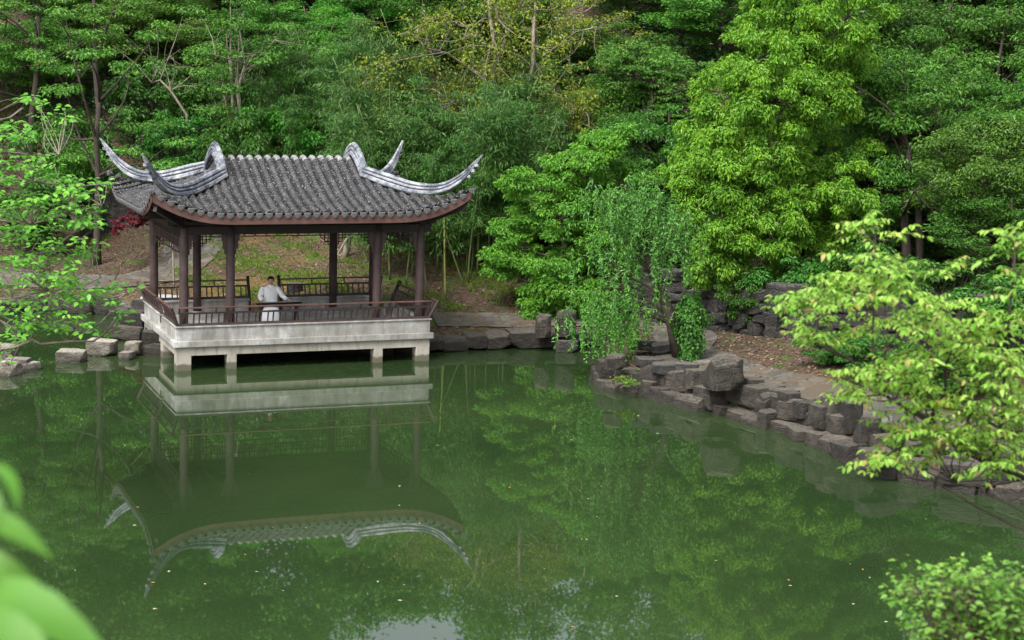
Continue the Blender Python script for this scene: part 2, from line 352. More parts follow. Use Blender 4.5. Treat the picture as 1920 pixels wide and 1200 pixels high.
xs = np.unique(np.concatenate([np.linspace(-260, -26, 26), np.linspace(-26, 22, 161), np.linspace(22, 260, 26)]))
ys = np.unique(np.concatenate([np.linspace(-60, 14, 18), np.linspace(14, 62, 161), np.linspace(62, 110, 50), np.linspace(110, 400, 20)]))
GX, GY = np.meshgrid(xs, ys); GZ = ht(GX, GY)
nx, ny = len(xs), len(ys); idx = np.arange(nx*ny).reshape(ny, nx)
Fq = np.stack([idx[:-1,:-1], idx[:-1,1:], idx[1:,1:], idx[1:,:-1]], -1).reshape(-1, 4)
g = link(bpy.data.objects.new('ground', mesh_np('ground', np.stack([GX, GY, GZ], -1).reshape(-1, 3), Fq, M['ground'], True))); tag(g, kind='structure')
wt = MB(); wt.add([(-30,14,0),(26,14,0),(26,56,0),(-30,56,0)], [(0,1,2,3)]); tag(wt.build('water', M['water']), kind='structure')
def path(pts, width, nm='path'):
    P = [Vector((x, y, 0)) for x, y in pts]; S = []
    for i in range(len(P)-1):
        p0, p1, p2, p3 = P[max(i-1, 0)], P[i], P[i+1], P[min(i+2, len(P)-1)]
        for k in range(10):
            t = k/10; S.append(.5*((2*p1)+(p2-p0)*t+(2*p0-5*p1+4*p2-p3)*t*t+(3*p1-p0-3*p2+p3)*t**3))
    V = []; rg = random.Random(5)
    for i, p in enumerate(S):
        d = (S[min(i+1, len(S)-1)]-S[max(i-1, 0)]).normalized(); s = Vector((-d.y, d.x, 0)); j = rg.uniform(-.08, .08)
        for k in range(9):
            q = p+s*((k/8-.5)*(width+j)); V.append((q.x, q.y, hz(q.x, q.y)+.035))
    n = len(S); F = [(i*9+k, (i+1)*9+k, (i+1)*9+k+1, i*9+k+1) for i in range(n-1) for k in range(8)]
    b = MB(); b.add(V, [f[::-1] for f in F]); tag(b.build(nm, M['path'], smooth=True), kind='structure')
path([(-21,54.8),(-16.5,54.6),(-13.2,54.4),(-11.4,55.4),(-10.6,57.8),(-10.3,60.5),(-10.6,64)], 2.0)
path([(-2.2,48.8),(0,49.2),(2.6,49.7),(4.3,48.6),(4.7,46.4),(4.4,44.2),(5.3,42.0),(6.6,40.2),(7.9,38.3),(8.8,36),(10.5,34.2),(14,31.5)], 1.6)

# ---------------------------------------------------------------- pavilion
PX, PY, YAW = -5.3207, 44.3353, .379
A_, B_, D_ = 3.0955, 1.924, 4.1705
cyw, syw = math.cos(YAW), math.sin(YAW)
def W(u, v, z=0): return (PX+u*cyw-v*syw, PY+u*syw+v*cyw, z)
pav = empty('pavilion', (PX, PY, 0), YAW)
tag(pav, 'open timber pavilion on concrete legs in the pond with upswept grey tiled roof', 'pavilion')
E_ = A_+.2275; VF = -.2275; VB = D_+.2275
def part(mb, name, mat, parent=None, **k): return mb.build(name, M[mat], parent or pav, **k)
# legs standing in the water
for u, wd in ((-E_, .37), (-B_-.12, .24), (B_-.12, .24), (E_-.37, .37)):
    for v0, v1 in ((VF, VF+.34), (VB-.34, VB)):
        part(MB().box(u, u+wd, v0, v1, -1.3, .3766), 'support_leg', 'concw', bevel=.012)
for u in (-E_, E_-.3):
    part(MB().box(u+.003, u+.297, 1.7, 2.0, -1.3, .3766), 'support_leg', 'concw', bevel=.012)
fb = MB()
fb.box(-E_, E_, VF, VF+.3, .3766, .600); fb.box(-E_, E_, VB-.3, VB, .3766, .600)
fb.box(-E_, -E_+.3, VF+.3, VB-.3, .3766, .600); fb.box(E_-.3, E_, VF+.3, VB-.3, .3766, .600)
part(fb, 'floor_beam', 'concw')
L_ = .085
part(MB().box(-E_-L_, E_+L_, VF-L_, VB+L_, .600, .75), 'floor_slab', 'conc', bevel=.01)
WT = .24
def wall(x0, x1, y0, y1):
    o = part(MB().box(x0, x1, y0, y1, .75, 1.085), 'seat_wall', 'conc')
    c = .035
    part(MB().box(x0-c, x1+c, y0-c, y1+c, 1.085, 1.125), 'seat_top', 'conc', o, bevel=.008)
wall(-E_, E_, VF, VF+WT)
GA0, GA1 = -.42, .46          # entrance in the back side
wall(-E_, GA0-.07, VB-WT, VB); wall(GA1+.07, E_, VB-WT, VB)
wall(-E_, -E_+WT, VF+WT+.04, 1.52); wall(-E_, -E_+WT, 1.86, VB-WT-.04)
wall(E_-WT, E_, VF+WT+.04, 3.05)
# leaning seat rails
def rail(p0, p1, out, posts=(), tall=(), low=.9):
    """p0,p1: (u,v) of the seat edge, out: unit outward (u,v)"""
    p0 = np.array(p0, float); p1 = np.array(p1, float); out = np.array(out, float)
    Lr = np.hypot(*(p1-p0)); e = (p1-p0)/Lr; OV = .18; Z0, Z1, ZM = 1.155, 1.606, 1.455
    def pt(s, z):
        f = (z-Z0)/(Z1-Z0); o = OV*f+.035*math.sin(math.pi*f)*-1
        q = p0+e*s+out*o; return (q[0], q[1], z)
    r = MB(); r.bar(pt(0, Z0), pt(Lr, Z0), .06, .06); r.bar(pt(0, ZM), pt(Lr, ZM), .04, .044)
    n = max(2, int(Lr/.30)); k0 = Lr/n
    for i in range(n):
        for t in (.28, .72):
            s = (i+t)*k0; q = [pt(s, z) for z in (Z0, 1.25, 1.35, ZM)]
            for a, b in zip(q, q[1:]): r.bar(a, b, .034, .024, up=(out[0], out[1], 0))
    m = max(1, round(Lr/1.0))
    for i in range(m+1):
        s = min(max(i*Lr/m, .02), Lr-.02); r.bar(pt(s, ZM), pt(s, Z1-.02), .03, .035, up=(out[0], out[1], 0))
    o = part(r, 'railing', 'wood' )
    a0 = -OV*0; part(MB().bar(pt(-.02, Z1), pt(Lr+.02, Z1), .062, .038), 'top_rail', 'fascia', o, bevel=.006)
    for s in posts:
        q = MB(); ps = [pt(s, z) for z in (.86, 1.1, 1.25, 1.4, 1.60)]
        ps[0] = tuple(np.array(pt(s, Z0)[:2])+out*.02)+(low,); ps[1] = tuple(np.array(pt(s, Z0)[:2])+out*.02)+(max(1.1, low+.005),)
        for a, b in zip(ps, ps[1:]): q.bar(a, b, .075, .06, up=(out[0], out[1], 0))
        part(q, 'rail_post', 'wood', o)
    for s in tall:
        q = MB(); b0 = np.array(pt(s, Z0)[:2])
        q.bar((b0[0], b0[1], .76), (b0[0], b0[1], 1.13), .07, .09, up=(out[0], out[1], 0)); q.bar((b0[0], b0[1], 1.13), pt(s, 1.70), .07, .09, up=(out[0], out[1], 0))
        part(q, 'rail_post', 'wooddark', o)
ef = E_-.03
rail((-ef, VF+.03), (ef, VF+.03), (0, -1), posts=(ef-B_-.14, ef+B_+.26), low=1.14)
rail((-ef, VF+.03), (-ef, 1.5), (-1, 0), tall=())
rail((-ef, 1.86), (-ef, VB-.03), (-1, 0), posts=(.04,))
rail((-ef, VB-.03), (GA0, VB-.03), (0, 1), tall=(ef+GA0,))
rail((GA1, VB-.03), (ef, VB-.03), (0, 1), tall=(0,))
rail((ef, VF+.03), (ef, 3.0), (1, 0), tall=(3.0-VF-.03,))
# mitre struts at the two front corners and back left
for su, v, dv in ((-1, VF+.03, -1), (1, VF+.03, -1), (-1, VB-.03, 1), (1, VB-.03, 1)):
    part(MB().bar((su*ef, v, 1.13), (su*(ef+.19), v+dv*.19, 1.62), .06, .06), 'corner_strut', 'wood')
# columns
for u in (-A_, -B_, B_, A_):
    for v in (0, D_):
        o = part(MB().lathe([(.112, .83), (.114, 1.6), (.112, 3.0), (.108, 3.55)], 20, (u, v)), 'column', 'wood', smooth=True)
        part(MB().lathe([(.13, .752), (.155, .78), (.15, .80), (.11, .83)], 20, (u, v)), 'column_base', 'stonegrey', o)
# beams
for v in (0, D_):
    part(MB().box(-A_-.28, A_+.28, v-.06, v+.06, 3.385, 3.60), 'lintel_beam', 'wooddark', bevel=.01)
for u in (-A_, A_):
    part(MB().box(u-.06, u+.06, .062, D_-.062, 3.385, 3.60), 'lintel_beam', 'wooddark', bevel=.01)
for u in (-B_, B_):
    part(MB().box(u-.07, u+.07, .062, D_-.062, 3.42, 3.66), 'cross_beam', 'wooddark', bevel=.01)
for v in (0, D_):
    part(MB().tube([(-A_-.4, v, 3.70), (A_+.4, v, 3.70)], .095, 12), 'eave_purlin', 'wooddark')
for u in (-A_, A_): part(MB().tube([(u, .1, 3.70), (u, D_-.1, 3.70)], .095, 12), 'eave_purlin', 'wooddark')
# hanging fret lattice
def lattice(p0, p1, depth=.36):
    p0 = np.array(p0, float); p1 = np.array(p1, float); Lr = np.hypot(*(p1-p0)); e = (p1-p0)/Lr
    out = (-e[1], e[0], 0); r = MB(); zt = 3.372
    def P(s, z): return (p0[0]+e[0]*s, p0[1]+e[1]*s, z)
    t = .024
    for dz in (0, .15, .36, .50): r.bar(P(0, zt-dz), P(Lr, zt-dz), .03, t)
    n = max(3, round(Lr/.15)); st = Lr/n
    for i in range(n+1):
        s = i*st; r.bar(P(s, zt), P(s, zt-(.36 if i % 2 else .50)), t, .024, up=out)
        if i < n and i % 3 != 1:
            r.bar(P(s+st*.5, zt-.15), P(s+st*.5, zt-.36), t, .024, up=out); r.bar(P(s, zt-.25), P(s+st*.5, zt-.25), .022, t)
    for s0, sg in ((0, 1), (Lr, -1)):       # longer stepped ends beside the columns
        for k, (dx, dz) in enumerate(((.26, .58), (.15, .68), (.05, .76))):
            r.bar(P(s0+sg*dx, zt-.2), P(s0+sg*dx, zt-dz), t, .026, up=out); r.bar(P(s0, zt-dz), P(s0+sg*dx, zt-dz), .024, t)
    part(r, 'fret_lattice', 'wood')
c_ = .105
for v in (D_,):
    for a, b in ((-A_, -B_), (-B_, B_), (B_, A_)): lattice((a+c_, v), (b-c_, v))
lattice((-A_, c_), (-A_, D_-c_)); lattice((A_, c_), (A_, D_-c_))
for u, sg in ((-A_, 1), (-B_, -1), (-B_, 1), (B_, -1), (B_, 1), (A_, -1)):     # stepped brackets on the front columns
    r = MB(); x0 = u+sg*.095
    for wd, z0, z1 in ((.13, 3.22, 3.383), (.10, 3.02, 3.22), (.055, 2.88, 3.02)):
        r.box(min(x0, x0+sg*wd), max(x0, x0+sg*wd), -.02, .02, z0, z1)
    for k in range(3): r.box(*sorted((x0+sg*.13, x0+sg*(.20+.03*k))), -.012, .012, 3.36-.06*k-.008, 3.36-.06*k+.008)
    part(r, 'column_bracket', 'wood')
# roof surface
HU, HV, UG, TJ = 4.09, 3.165, 1.85, .318
def prof(t): return np.interp(t, [0, .03, .08, .18, .318, .475, .616, .764, .88, 1.0, 1.1], [5.14, 5.13, 5.08, 4.93, 4.70, 4.46, 4.29, 4.15, 4.065, 3.99, 3.93])
def lift(u, v):
    w_ = np.minimum(np.abs(u)/HU, np.abs(v-D_/2)/HV); return .59*np.clip((w_-.48)/.52, 0, 2)**2.4
def rz(u, v):
    tv = np.abs(v-D_/2)/HV; tu = np.where(np.abs(u) > UG, TJ+(np.abs(u)-UG)/(HU-UG)*(1-TJ), 0)
    return prof(np.maximum(tv, tu))+lift(u, v)
def rzm(u, v):            # main slope only
    return prof(np.abs(v-D_/2)/HV)+lift(u, v)
tiles = MB(); pans = MB()
def tile_row(pa, pb, side, rad=.066, zf=rz):
    """pa: upper point (u,v), pb: lower point; side: unit vector across"""
    pa = np.array(pa, float); pb = np.array(pb, float); Lr = np.hypot(*(pb-pa)); n = max(2, int(Lr/.098)); rings = []
    for i in range(n):
        jg = 1+.07*math.sin(i*12.9+pa[0]*78+pa[1]*31)
        for j, rr in ((0.0, .70), (.86, 1.16*jg), (.97, 1.0)):
            t = min(1, (i+j)/n); q = pa+(pb-pa)*t; z = float(zf(q[0], q[1]))+.015+.008*math.sin(i*7.3+pa[0]*57+pa[1]*13)
            ring = []
            for k in range(7):
                a = math.pi*k/6; x = math.cos(a)*rad*rr; h_ = math.sin(a)*rad*rr*.95
                ring.append((q[0]+side[0]*x, q[1]+side[1]*x, z+h_))
            rings.append(ring)
    tiles.loft(rings, closed=False)
def pan_row(pa, pb, side, wd, zf=rz):
    pa = np.array(pa, float); pb = np.array(pb, float); Lr = np.hypot(*(pb-pa)); n = max(2, int(Lr/.062)); rings = []
    for i in range(n):
        for j, up in ((0.0, 0), (.93, .03)):
            t = min(1, (i+j)/n); q = pa+(pb-pa)*t; ring = []
            for k in range(5):
                x = (k/4-.5)*wd; ring.append((q[0]+side[0]*x, q[1]+side[1]*x, float(zf(q[0], q[1]))+up-.02+.02*abs(k-2)))
            rings.append(ring)
    pans.loft(rings, closed=False)
NF = 34; st = 2*HU/NF
drips = []
def hipv(u):   # |v'| on the hip line for |u|>UG
    return (TJ+(abs(u)-UG)/(HU-UG)*(1-TJ))*HV
for i in range(NF+1):
    u = -HU+i*st
    for sg in (-1, 1):
        top = 0 if abs(u) <= UG+.02 else hipv(u)
        v0 = D_/2+sg*top; v1 = D_/2+sg*(HV+.03)
        if abs(v1-v0) > .1 and i < NF:
            pan_row((u+st/2, D_/2+sg*(0 if abs(u+st/2) <= UG else min(hipv(u+st/2), HV))), (u+st/2, v1-sg*.02), (1, 0), st, zf=rzm)
        if 0 < i < NF:
            tile_row((u, v0), (u, v1), (1, 0), zf=rzm)
        drips.append((u, v1, sg, 'v'))
NS = 26; st2 = 2*HV/NS
for i in range(NS+1):
    vv = -HV+i*st2
    for sg in (-1, 1):
        tu = max(abs(vv)/HV, TJ); u0 = UG+(tu-TJ)/(1-TJ)*(HU-UG)
        if abs(vv) > TJ*HV+.02 or True:
            if i < NS: 
                vm = vv+st2/2; tm = max(abs(vm)/HV, TJ); um = UG+(tm-TJ)/(1-TJ)*(HU-UG)
                if um < HU-.05: pan_row((sg*um, D_/2+vm), (sg*(HU+.01), D_/2+vm), (0, 1), st2)
            if 0 < i < NS and u0 < HU-.05: tile_row((sg*u0, D_/2+vv), (sg*(HU+.03), D_/2+vv), (0, 1))
        drips.append((sg*(HU+.03), D_/2+vv, sg, 'u'))
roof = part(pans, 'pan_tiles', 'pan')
caps = MB()
for i in range(NF+1):
    u = -HU+i*st
    if abs(u) > UG-.1: continue
    caps.tube([(u, D_/2+.24*math.cos(a_), 5.16-.17+.19*math.sin(a_)) for a_ in np.linspace(.15, math.pi-.15, 9)], .072, 8)
part(caps, 'ridge_caps', 'cap', roof, smooth=True)
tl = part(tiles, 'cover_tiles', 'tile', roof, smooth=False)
# heart shaped drip tiles
def drip_mesh():
    b = MB(); out = [(-.085, .0), (-.088, -.04), (-.07, -.085), (-.03, -.125), (0, -.145), (.03, -.125), (.07, -.085), (.088, -.04), (.085, 0), (.04, .018), (-.04, .018)]
    n = len(out); V = [(x, -.0, z) for x, z in out]+[(x, .014, z) for x, z in out]
    V2 = [(x*.72, -.008, (z+.05)*.72-.05) for x, z in out]
    b.add(V+V2, [(i, (i+1) % n, 2*n+(i+1) % n, 2*n+i) for i in range(n)]+[tuple(2*n+i for i in range(n)), tuple(range(2*n-1, n-1, -1))]+[(i, n+i, n+(i+1) % n, (i+1) % n) for i in range(n)])
    return b.mesh('drip_tile', M['drip'])
dm = drip_mesh()
for (u, v, sg, ax) in drips:
    if ax == 'v' and sg == 1 or ax == 'u' and sg == 1: continue       # unseen sides below
    o = bpy.data.objects.new('drip_tile', dm); link(o, roof); o.location = (u, v, float(rz(min(max(u, -HU), HU), min(max(v, D_/2-HV), D_/2+HV)))+.012)
    if ax == 'v': o.rotation_euler = (R(14), 0, 0); o.location[1] -= .015
    else: o.rotation_euler = (R(14), 0, -math.pi/2); o.location[0] -= .015
hid = MB()
for (u, v, sg, ax) in drips:
    if sg == 1:
        z = float(rz(min(max(u, -HU), HU), min(max(v, D_/2-HV), D_/2+HV)))
        if ax == 'v': hid.box(u-.07, u+.07, v, v+.015, z-.11, z+.01)
        else: hid.box(u, u+.015, v-.07, v+.07, z-.11, z+.01)
part(hid, 'rear_drip_row', 'drip', roof)
# fascia boards + soffit
def eave_line(side, n=60, inset=0):
    pts = []
    for i in range(n+1):
        t = -1+2*i/n
        if side in ('f', 'b'):
            v = D_/2+(-1 if side == 'f' else 1)*HV; u = t*HU
        else: u = (-1 if side == 'l' else 1)*HU; v = D_/2+t*HV
        pts.append((u, v, float(prof(1.0)+lift(u, v))))
    return pts
for sd_ in 'fblr':
    P_ = eave_line(sd_); n_ = {'f': (0, -1), 'b': (0, 1), 'l': (-1, 0), 'r': (1, 0)}[sd_]; b = MB(); rings = []
    for (u, v, z) in P_:
        o0, o1 = -.035, -.012; fh = .255 if sd_ in 'fb' else .255-.11*min(1, 4*(1-abs(v-D_/2)/HV))
        rings.append([(u+n_[0]*o0, v+n_[1]*o0, z-.035), (u+n_[0]*o1, v+n_[1]*o1, z-.035), (u+n_[0]*(o1-.01), v+n_[1]*(o1-.01), z-fh), (u+n_[0]*o0, v+n_[1]*o0, z-fh)])
    b.loft(rings); part(b, 'fascia_board', 'fascia')
sb = MB(); n = 44
for sd_ in 'fblr':
    V = []; P_ = eave_line(sd_, n)
    for (u, v, z) in P_:
        ui = max(-A_, min(A_, u)); vi = max(0, min(D_, v))
        for t in (0, .5, 1):
            uu = u+(ui-u)*t*1.0; vv = v+(vi-v)*t; sc = .985
            V.append((uu*sc, D_/2+(vv-D_/2)*sc, (z-.10)*(1-t)+3.80*t-.02*math.sin(math.pi*t)))
    F = [(i*3+k, i*3+k+1, (i+1)*3+k+1, (i+1)*3+k) for i in range(n) for k in range(2)]
    sb.add(V, F)
sb.add([(-A_,0,3.81),(A_,0,3.81),(A_,D_,3.81),(-A_,D_,3.81)], [(0,1,2,3)])
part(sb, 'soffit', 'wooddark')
rb = MB()
for i in range(33):
    u = -3.9+i*7.8/32
    for sg in (-1, 1):
        v = D_/2+sg*(HV-.08); vi = 0 if sg < 0 else D_
        ui = max(-A_, min(A_, u)); z = float(prof(1.)+lift(u, v)); rb.bar((u, v, z-.17), (ui, vi, 3.74), .05, .06)
for i in range(25):
    v = D_/2-3.0+i*.25
    for sg in (-1, 1):
        vi = max(0, min(D_, v)); u = sg*(HU-.08); z = float(prof(1.)+lift(u, v)); rb.bar((u, v, z-.17), (sg*A_, vi, 3.74), .05, .06)
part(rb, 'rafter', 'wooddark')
for su in (-1, 1):
    for vv, dv in ((0, -1), (D_, 1)):
        a = Vector((su*A_, vv, 3.62)); c = Vector((su*(HU-.12), vv+dv*(1.08-.12), 4.13))
        part(MB().bar(a-(c-a)*.25, a+(c-a)*.55, .12, .15).bar(a+(c-a)*.5, c, .10, .13), 'corner_beam', 'wooddark')
# ridges: moulded section swept along a path
def sweep(path_, widths, heights, name, parent=None, mat='ridge', sec=None):
    sec = sec or [(-.5, 0), (-.62, .10), (-.55, .30), (-.36, .37), (-.36, .45), (-.46, .50), (-.42, .60), (-.28, .66), (-.30, .74), (-.36, .82), (-.22, .96), (0, 1.0)]
    full = sec+[(-x, y) for x, y in sec[-2::-1]]
    P_ = [Vector(p) for p in path_]; b = MB(); rings = []
    for i, p in enumerate(P_):
        d = (P_[min(i+1, len(P_)-1)]-P_[max(i-1, 0)]).normalized(); s = Vector((d.y, -d.x, 0))
        if s.length < 1e-3: s = Vector((1, 0, 0))
        s.normalize(); up = s.cross(d).normalized()
        if up.z < 0: up = -up
        up = (up*.35+Vector((0, 0, 1))*.65).normalized() if abs(d.z) < .8 else up
        rings.append([tuple(p+s*(x*widths[i])+up*(y*heights[i])) for x, y in full])
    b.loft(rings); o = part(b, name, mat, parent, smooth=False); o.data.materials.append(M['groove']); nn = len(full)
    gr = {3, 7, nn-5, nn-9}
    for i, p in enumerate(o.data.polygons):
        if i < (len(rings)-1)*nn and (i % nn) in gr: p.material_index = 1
    return o
SS = [-.02, .179, .403, .595, .737, .875, .967, 1.011]; ZTOP = [5.035, 4.885, 4.69, 4.64, 4.75, 5.03, 5.33, 5.49]
ZBOT = [4.75, 4.54, 4.38, 4.37, 4.49, 4.81, 5.22, 5.46]
ts = np.linspace(-.02, 1.011, 40)
def smooth_interp(x, xp, fp):
    y = np.interp(x, xp, fp)
    for _ in range(4): y[1:-1] = (y[:-2]+2*y[1:-1]+y[2:])/4
    return y
zt_ = smooth_interp(ts, SS, ZTOP); zb_ = smooth_interp(ts, SS, ZBOT)
for su in (-1, 1):
    for sv in (-1, 1):
        pth = []
        for s, z in zip(ts, zb_):
            u = su*(1.88+(4.29-1.88)*s); v = D_/2+sv*(1.008+(3.278-1.008)*s); pth.append((u, v, z))
        wd = np.interp(ts, [0, .8, 1.01], [.19, .17, .05]); hh = zt_-zb_
        hr = sweep(pth, wd, hh, 'hip_ridge')
        # stepped end blocks under the upturned tip
        for k, s in enumerate((.90, .935, .965)):
            z = float(np.interp(s, ts, zb_)); u = su*(1.88+2.41*s); v = D_/2+sv*(1.008+2.27*s)
            b = MB(); b.box(-.05, .05, -.05, .05, -.05, .02); o = part(b, 'end_block', 'ridge', hr); o.location = (u, v, z-.01); o.rotation_euler = (0, 0, math.atan2(sv*2.27, su*2.41))
    # gable ridge arching over the gable
    vs = np.linspace(-1.008, 1.008, 33); x = np.abs(vs)/1.008
    ztop = 5.035+.555*np.clip(1-x**1.55, 0, 1)**.9; zbot = 4.72+.52*(1-x**1.5)
    sweep([(su*1.87, D_/2+v, z) for v, z in zip(vs, zbot)], [.19]*33, list(ztop-zbot), 'gable_ridge')
    gb = MB(); V = [(su*1.80, D_/2+v, 4.62) for v in vs]+[(su*1.80, D_/2+v, z+.02) for v, z in zip(vs, zbot)]
    gb.add(V, [(i, i+1, 34+i, 33+i) for i in range(32)]); part(gb, 'gable_wall', 'wooddark')
    part(MB().box(*sorted((su*1.9, su*2.02)), D_/2-.72, D_/2+.72, 4.66, 4.80), 'gable_skirt', 'ridge')

# ---------------------------------------------------------------- rocks
def rock_mesh(seed, k=7, cuts=7, flat=.12, mat='rock', nz=.05):
    rg = np.random.RandomState(seed); n = cuts; g_ = np.linspace(-1, 1, n+1); V = []; idm = {}; F = []
    def vid(p):
        key = tuple(np.round(p, 4))
        if key not in idm: idm[key] = len(V); V.append(p)
        return idm[key]
    for ax in range(3):
        for sg in (-1, 1):
            for i in range(n):
                for j in range(n):
                    q = []
                    for a, b in ((0,0),(1,0),(1,1),(0,1)):
                        p = [0, 0, 0]; p[ax] = sg; p[(ax+1) % 3] = g_[i+a]; p[(ax+2) % 3] = g_[j+b]; q.append(vid(p))
                    F.append(tuple(q if sg > 0 else q[::-1]))
    V = np.array(V, float); V = V/((np.abs(V)**k).sum(1)**(1/k))[:, None]
    for _ in range(7):
        nn = rg.normal(size=3); nn /= np.linalg.norm(nn); dd = rg.uniform(1.0, 1.35); q = V@nn; m_ = q > dd
        V[m_] -= np.outer(q[m_]-dd, nn)
    ph = rg.uniform(0, 6, 9)
    for a in range(3): V[:, a] += nz*(np.sin(V[:, (a+1) % 3]*3.1+ph[a])+.6*np.sin(V[:, (a+2) % 3]*6.3+ph[a+3]))+rg.uniform(-nz*.4, nz*.4, len(V))
    V *= .5
    me = mesh_np('stone', V, F, M[mat]); return me
RM = {m: [rock_mesh(i*7+3, mat=m, k=(20, 14, 24, 10)[i % 4], nz=(.012, .02, .010, .03)[i % 4]) for i in range(8)] for m in ('rock', 'rockg', 'rockl')}
rr = random.Random(11)
def stone(x, y, z, sx, sy, sz, rz_=None, mat='rock', name='stone', label=None, group=None, cat='stone', v=None, tilt=.06):
    o = bpy.data.objects.new(name, RM[mat][rr.randrange(8) if v is None else v]); link(o)
    o.location = (x, y, z); o.scale = (sx, sy, sz)
    o.rotation_euler = (rr.uniform(-tilt, tilt), rr.uniform(-tilt, tilt), rr.uniform(0, 6) if rz_ is None else rz_)
    return tag(o, label, cat, group)
ORD = ['first','second','third','fourth','fifth','sixth','seventh','eighth','ninth','tenth','eleventh','twelfth','thirteenth','fourteenth','fifteenth','sixteenth','seventeenth','eighteenth','nineteenth','twentieth','twenty-first','twenty-second','twenty-third','twenty-fourth','twenty-fifth','twenty-sixth','twenty-seventh','twenty-eighth','twenty-ninth','thirtieth']
def course(pts, z, smin, smax, hmin, hmax, dep, lab, group, mat='rock', inset=0, skip=0, jz=.04):
    pts = [Vector((x, y, 0)) for x, y in pts]; i = 0; seg = 0; pos = 0; k = 0
    Ls = [(pts[j+1]-pts[j]).length for j in range(len(pts)-1)]; tot = sum(Ls); s = 0
    while s < tot-.2:
        L = rr.uniform(smin, smax); c = s+L/2; a = 0
        for j, l in enumerate(Ls):
            if c <= a+l or j == len(Ls)-1:
                d = (pts[j+1]-pts[j]).normalized(); p = pts[j]+d*(c-a); break
            a += l
        nrm = Vector((-d.y, d.x, 0)); h_ = rr.uniform(hmin, hmax)
        if rr.random() >= skip:
            q = p+nrm*(inset+rr.uniform(-.1, .1))
            stone(q.x, q.y, z+h_/2-hmin/2+rr.uniform(-jz, jz), L*1.05, dep*rr.uniform(.8, 1.25), h_, math.atan2(d.y, d.x)+rr.uniform(-.16, .16), mat, label=lab % ORD[min(k, 29)], group=group); k += 1
        s += L
BANK = [(2.35,43.6),(2.25,42.75),(3.2,41.4),(4.4,40.15),(5.6,38.4),(6.4,37.2),(7.05,35.2),(7.4,33.9),(8.6,32.9),(10.2,31.8)]
course(BANK, .04, .38, .85, .30, .52, .6, 'purple brown block at the waterline of the right bank, %s stone from the willow', 'waterline stones of the right bank')
course(BANK[1:], .36, .32, .75, .24, .50, .5, 'grey brown block in the upper course of the right bank, %s from the willow', 'upper stones of the right bank', inset=.28, skip=.12)
course(BANK[2:], .60, .3, .6, .12, .30, .42, 'low capping stone beside the right path, %s along from the willow', 'capping stones beside the right path', inset=.62, skip=.5)
q = gz(1360, 728, .72); stone(q[0], q[1]+.35, 1.0, .78, .72, .72, .25, v=0, label='tall square dark block standing on the right bank, largest stone there', tilt=.02)
q = gz(1345, 765, .1); stone(q[0], q[1]+.3, .32, .85, .7, .5, .5, v=2, label='angular wedge shaped boulder at the water below the tall square block')
q = gz(1560, 790, .5); stone(q[0], q[1], .72, .42, .42, .62, .3, v=4, label='upright dark block, left one of the pair nearest the lime green tree')
q = gz(1597, 800, .5); stone(q[0], q[1], .72, .40, .42, .66, .1, v=2, label='upright mossy block, right one of the pair nearest the lime green tree')
for k, (x, y, sx, hh_, nm_) in enumerate(((1215,712,.42,.42,'squat block left of the flat slabs'),(1255,722,.5,.46,'broad block below the flat slabs'),(1300,735,.44,.5,'block just left of the tall square block'),(1408,752,.42,.5,'block just right of the tall square block'),(1440,768,.5,.34,'flat topped ledge stone right of the tall square block'),
      (1478,778,.42,.48,'standing block midway along the right bank'),(1510,790,.5,.4,'wide block midway along the right bank'),(1535,806,.34,.5,'narrow standing block left of the dark pair'),(1625,838,.46,.6,'tall block under the lime tree tips'),(1660,862,.5,.44,'block at the waterline under the lime tree'),(1640,875,.6,.3,'low ledge jutting into the water under the lime tree'))):
    q = gz(x, y, .35); stone(q[0]+.05, q[1]+.22, .35+hh_/2, sx, .42, hh_, .3+.1*math.sin(k*3), v=(0, 2, 4, 6)[k % 4], label=nm_, tilt=.04)
q = gz(1140, 712, .1); stone(q[0]+.1, q[1], .30, .75, .6, .62, .2, v=2, label='blocky stone at the left point of the right bank')
q = gz(1153, 690, .6); stone(q[0], q[1]+.2, .72, .45, .4, .36, .1, v=0, label='round topped stone under the hanging willow strands')
for k, (x, y, s) in enumerate(((1205, 655, .7), (1240, 660, .6), (1215, 690, .6), (1250, 700, .7), (1285, 700, .6))):
    q = gz(x, y, .6); stone(q[0], q[1], .72, s, .45, .26, .2, 'rockg', label='flat slab stacked beneath the ivy stump, %s from the left' % ORD[k], group='flat slabs beneath the ivy stump')
q = gz(1850, 900, .3); stone(q[0], q[1]+.3, .38, 1.5, .8, .4, -.4, v=2, label='long flat slab overhanging the water at the far right')
# bank right of the pavilion
course([(-2.4,46.75),(-1.4,47.25),(0,47.8),(2.5,48.5)], .20, .45, 1.0, .34, .44, .7, 'dark shore stone between pavilion and willow, %s from the pavilion', 'shore stones right of the pavilion', mat='rock')
for k, (x, y, sz, hh_) in enumerate(((1018, 632, .42, .62), (1060, 630, .55, .72))):
    q = gz(x, y, .4); stone(q[0], q[1], .40+hh_/2, sz, .5, hh_, .05, 'rock', v=0, label='upright square block on the far shore path edge, %s one' % ('left' if k == 0 else 'right'), tilt=.02)
q = gz(1062, 652, .1); stone(q[0], q[1], .14, .62, .5, .34, .1, 'rockg', v=2, label='flat block at the waterline below the upright far shore blocks')
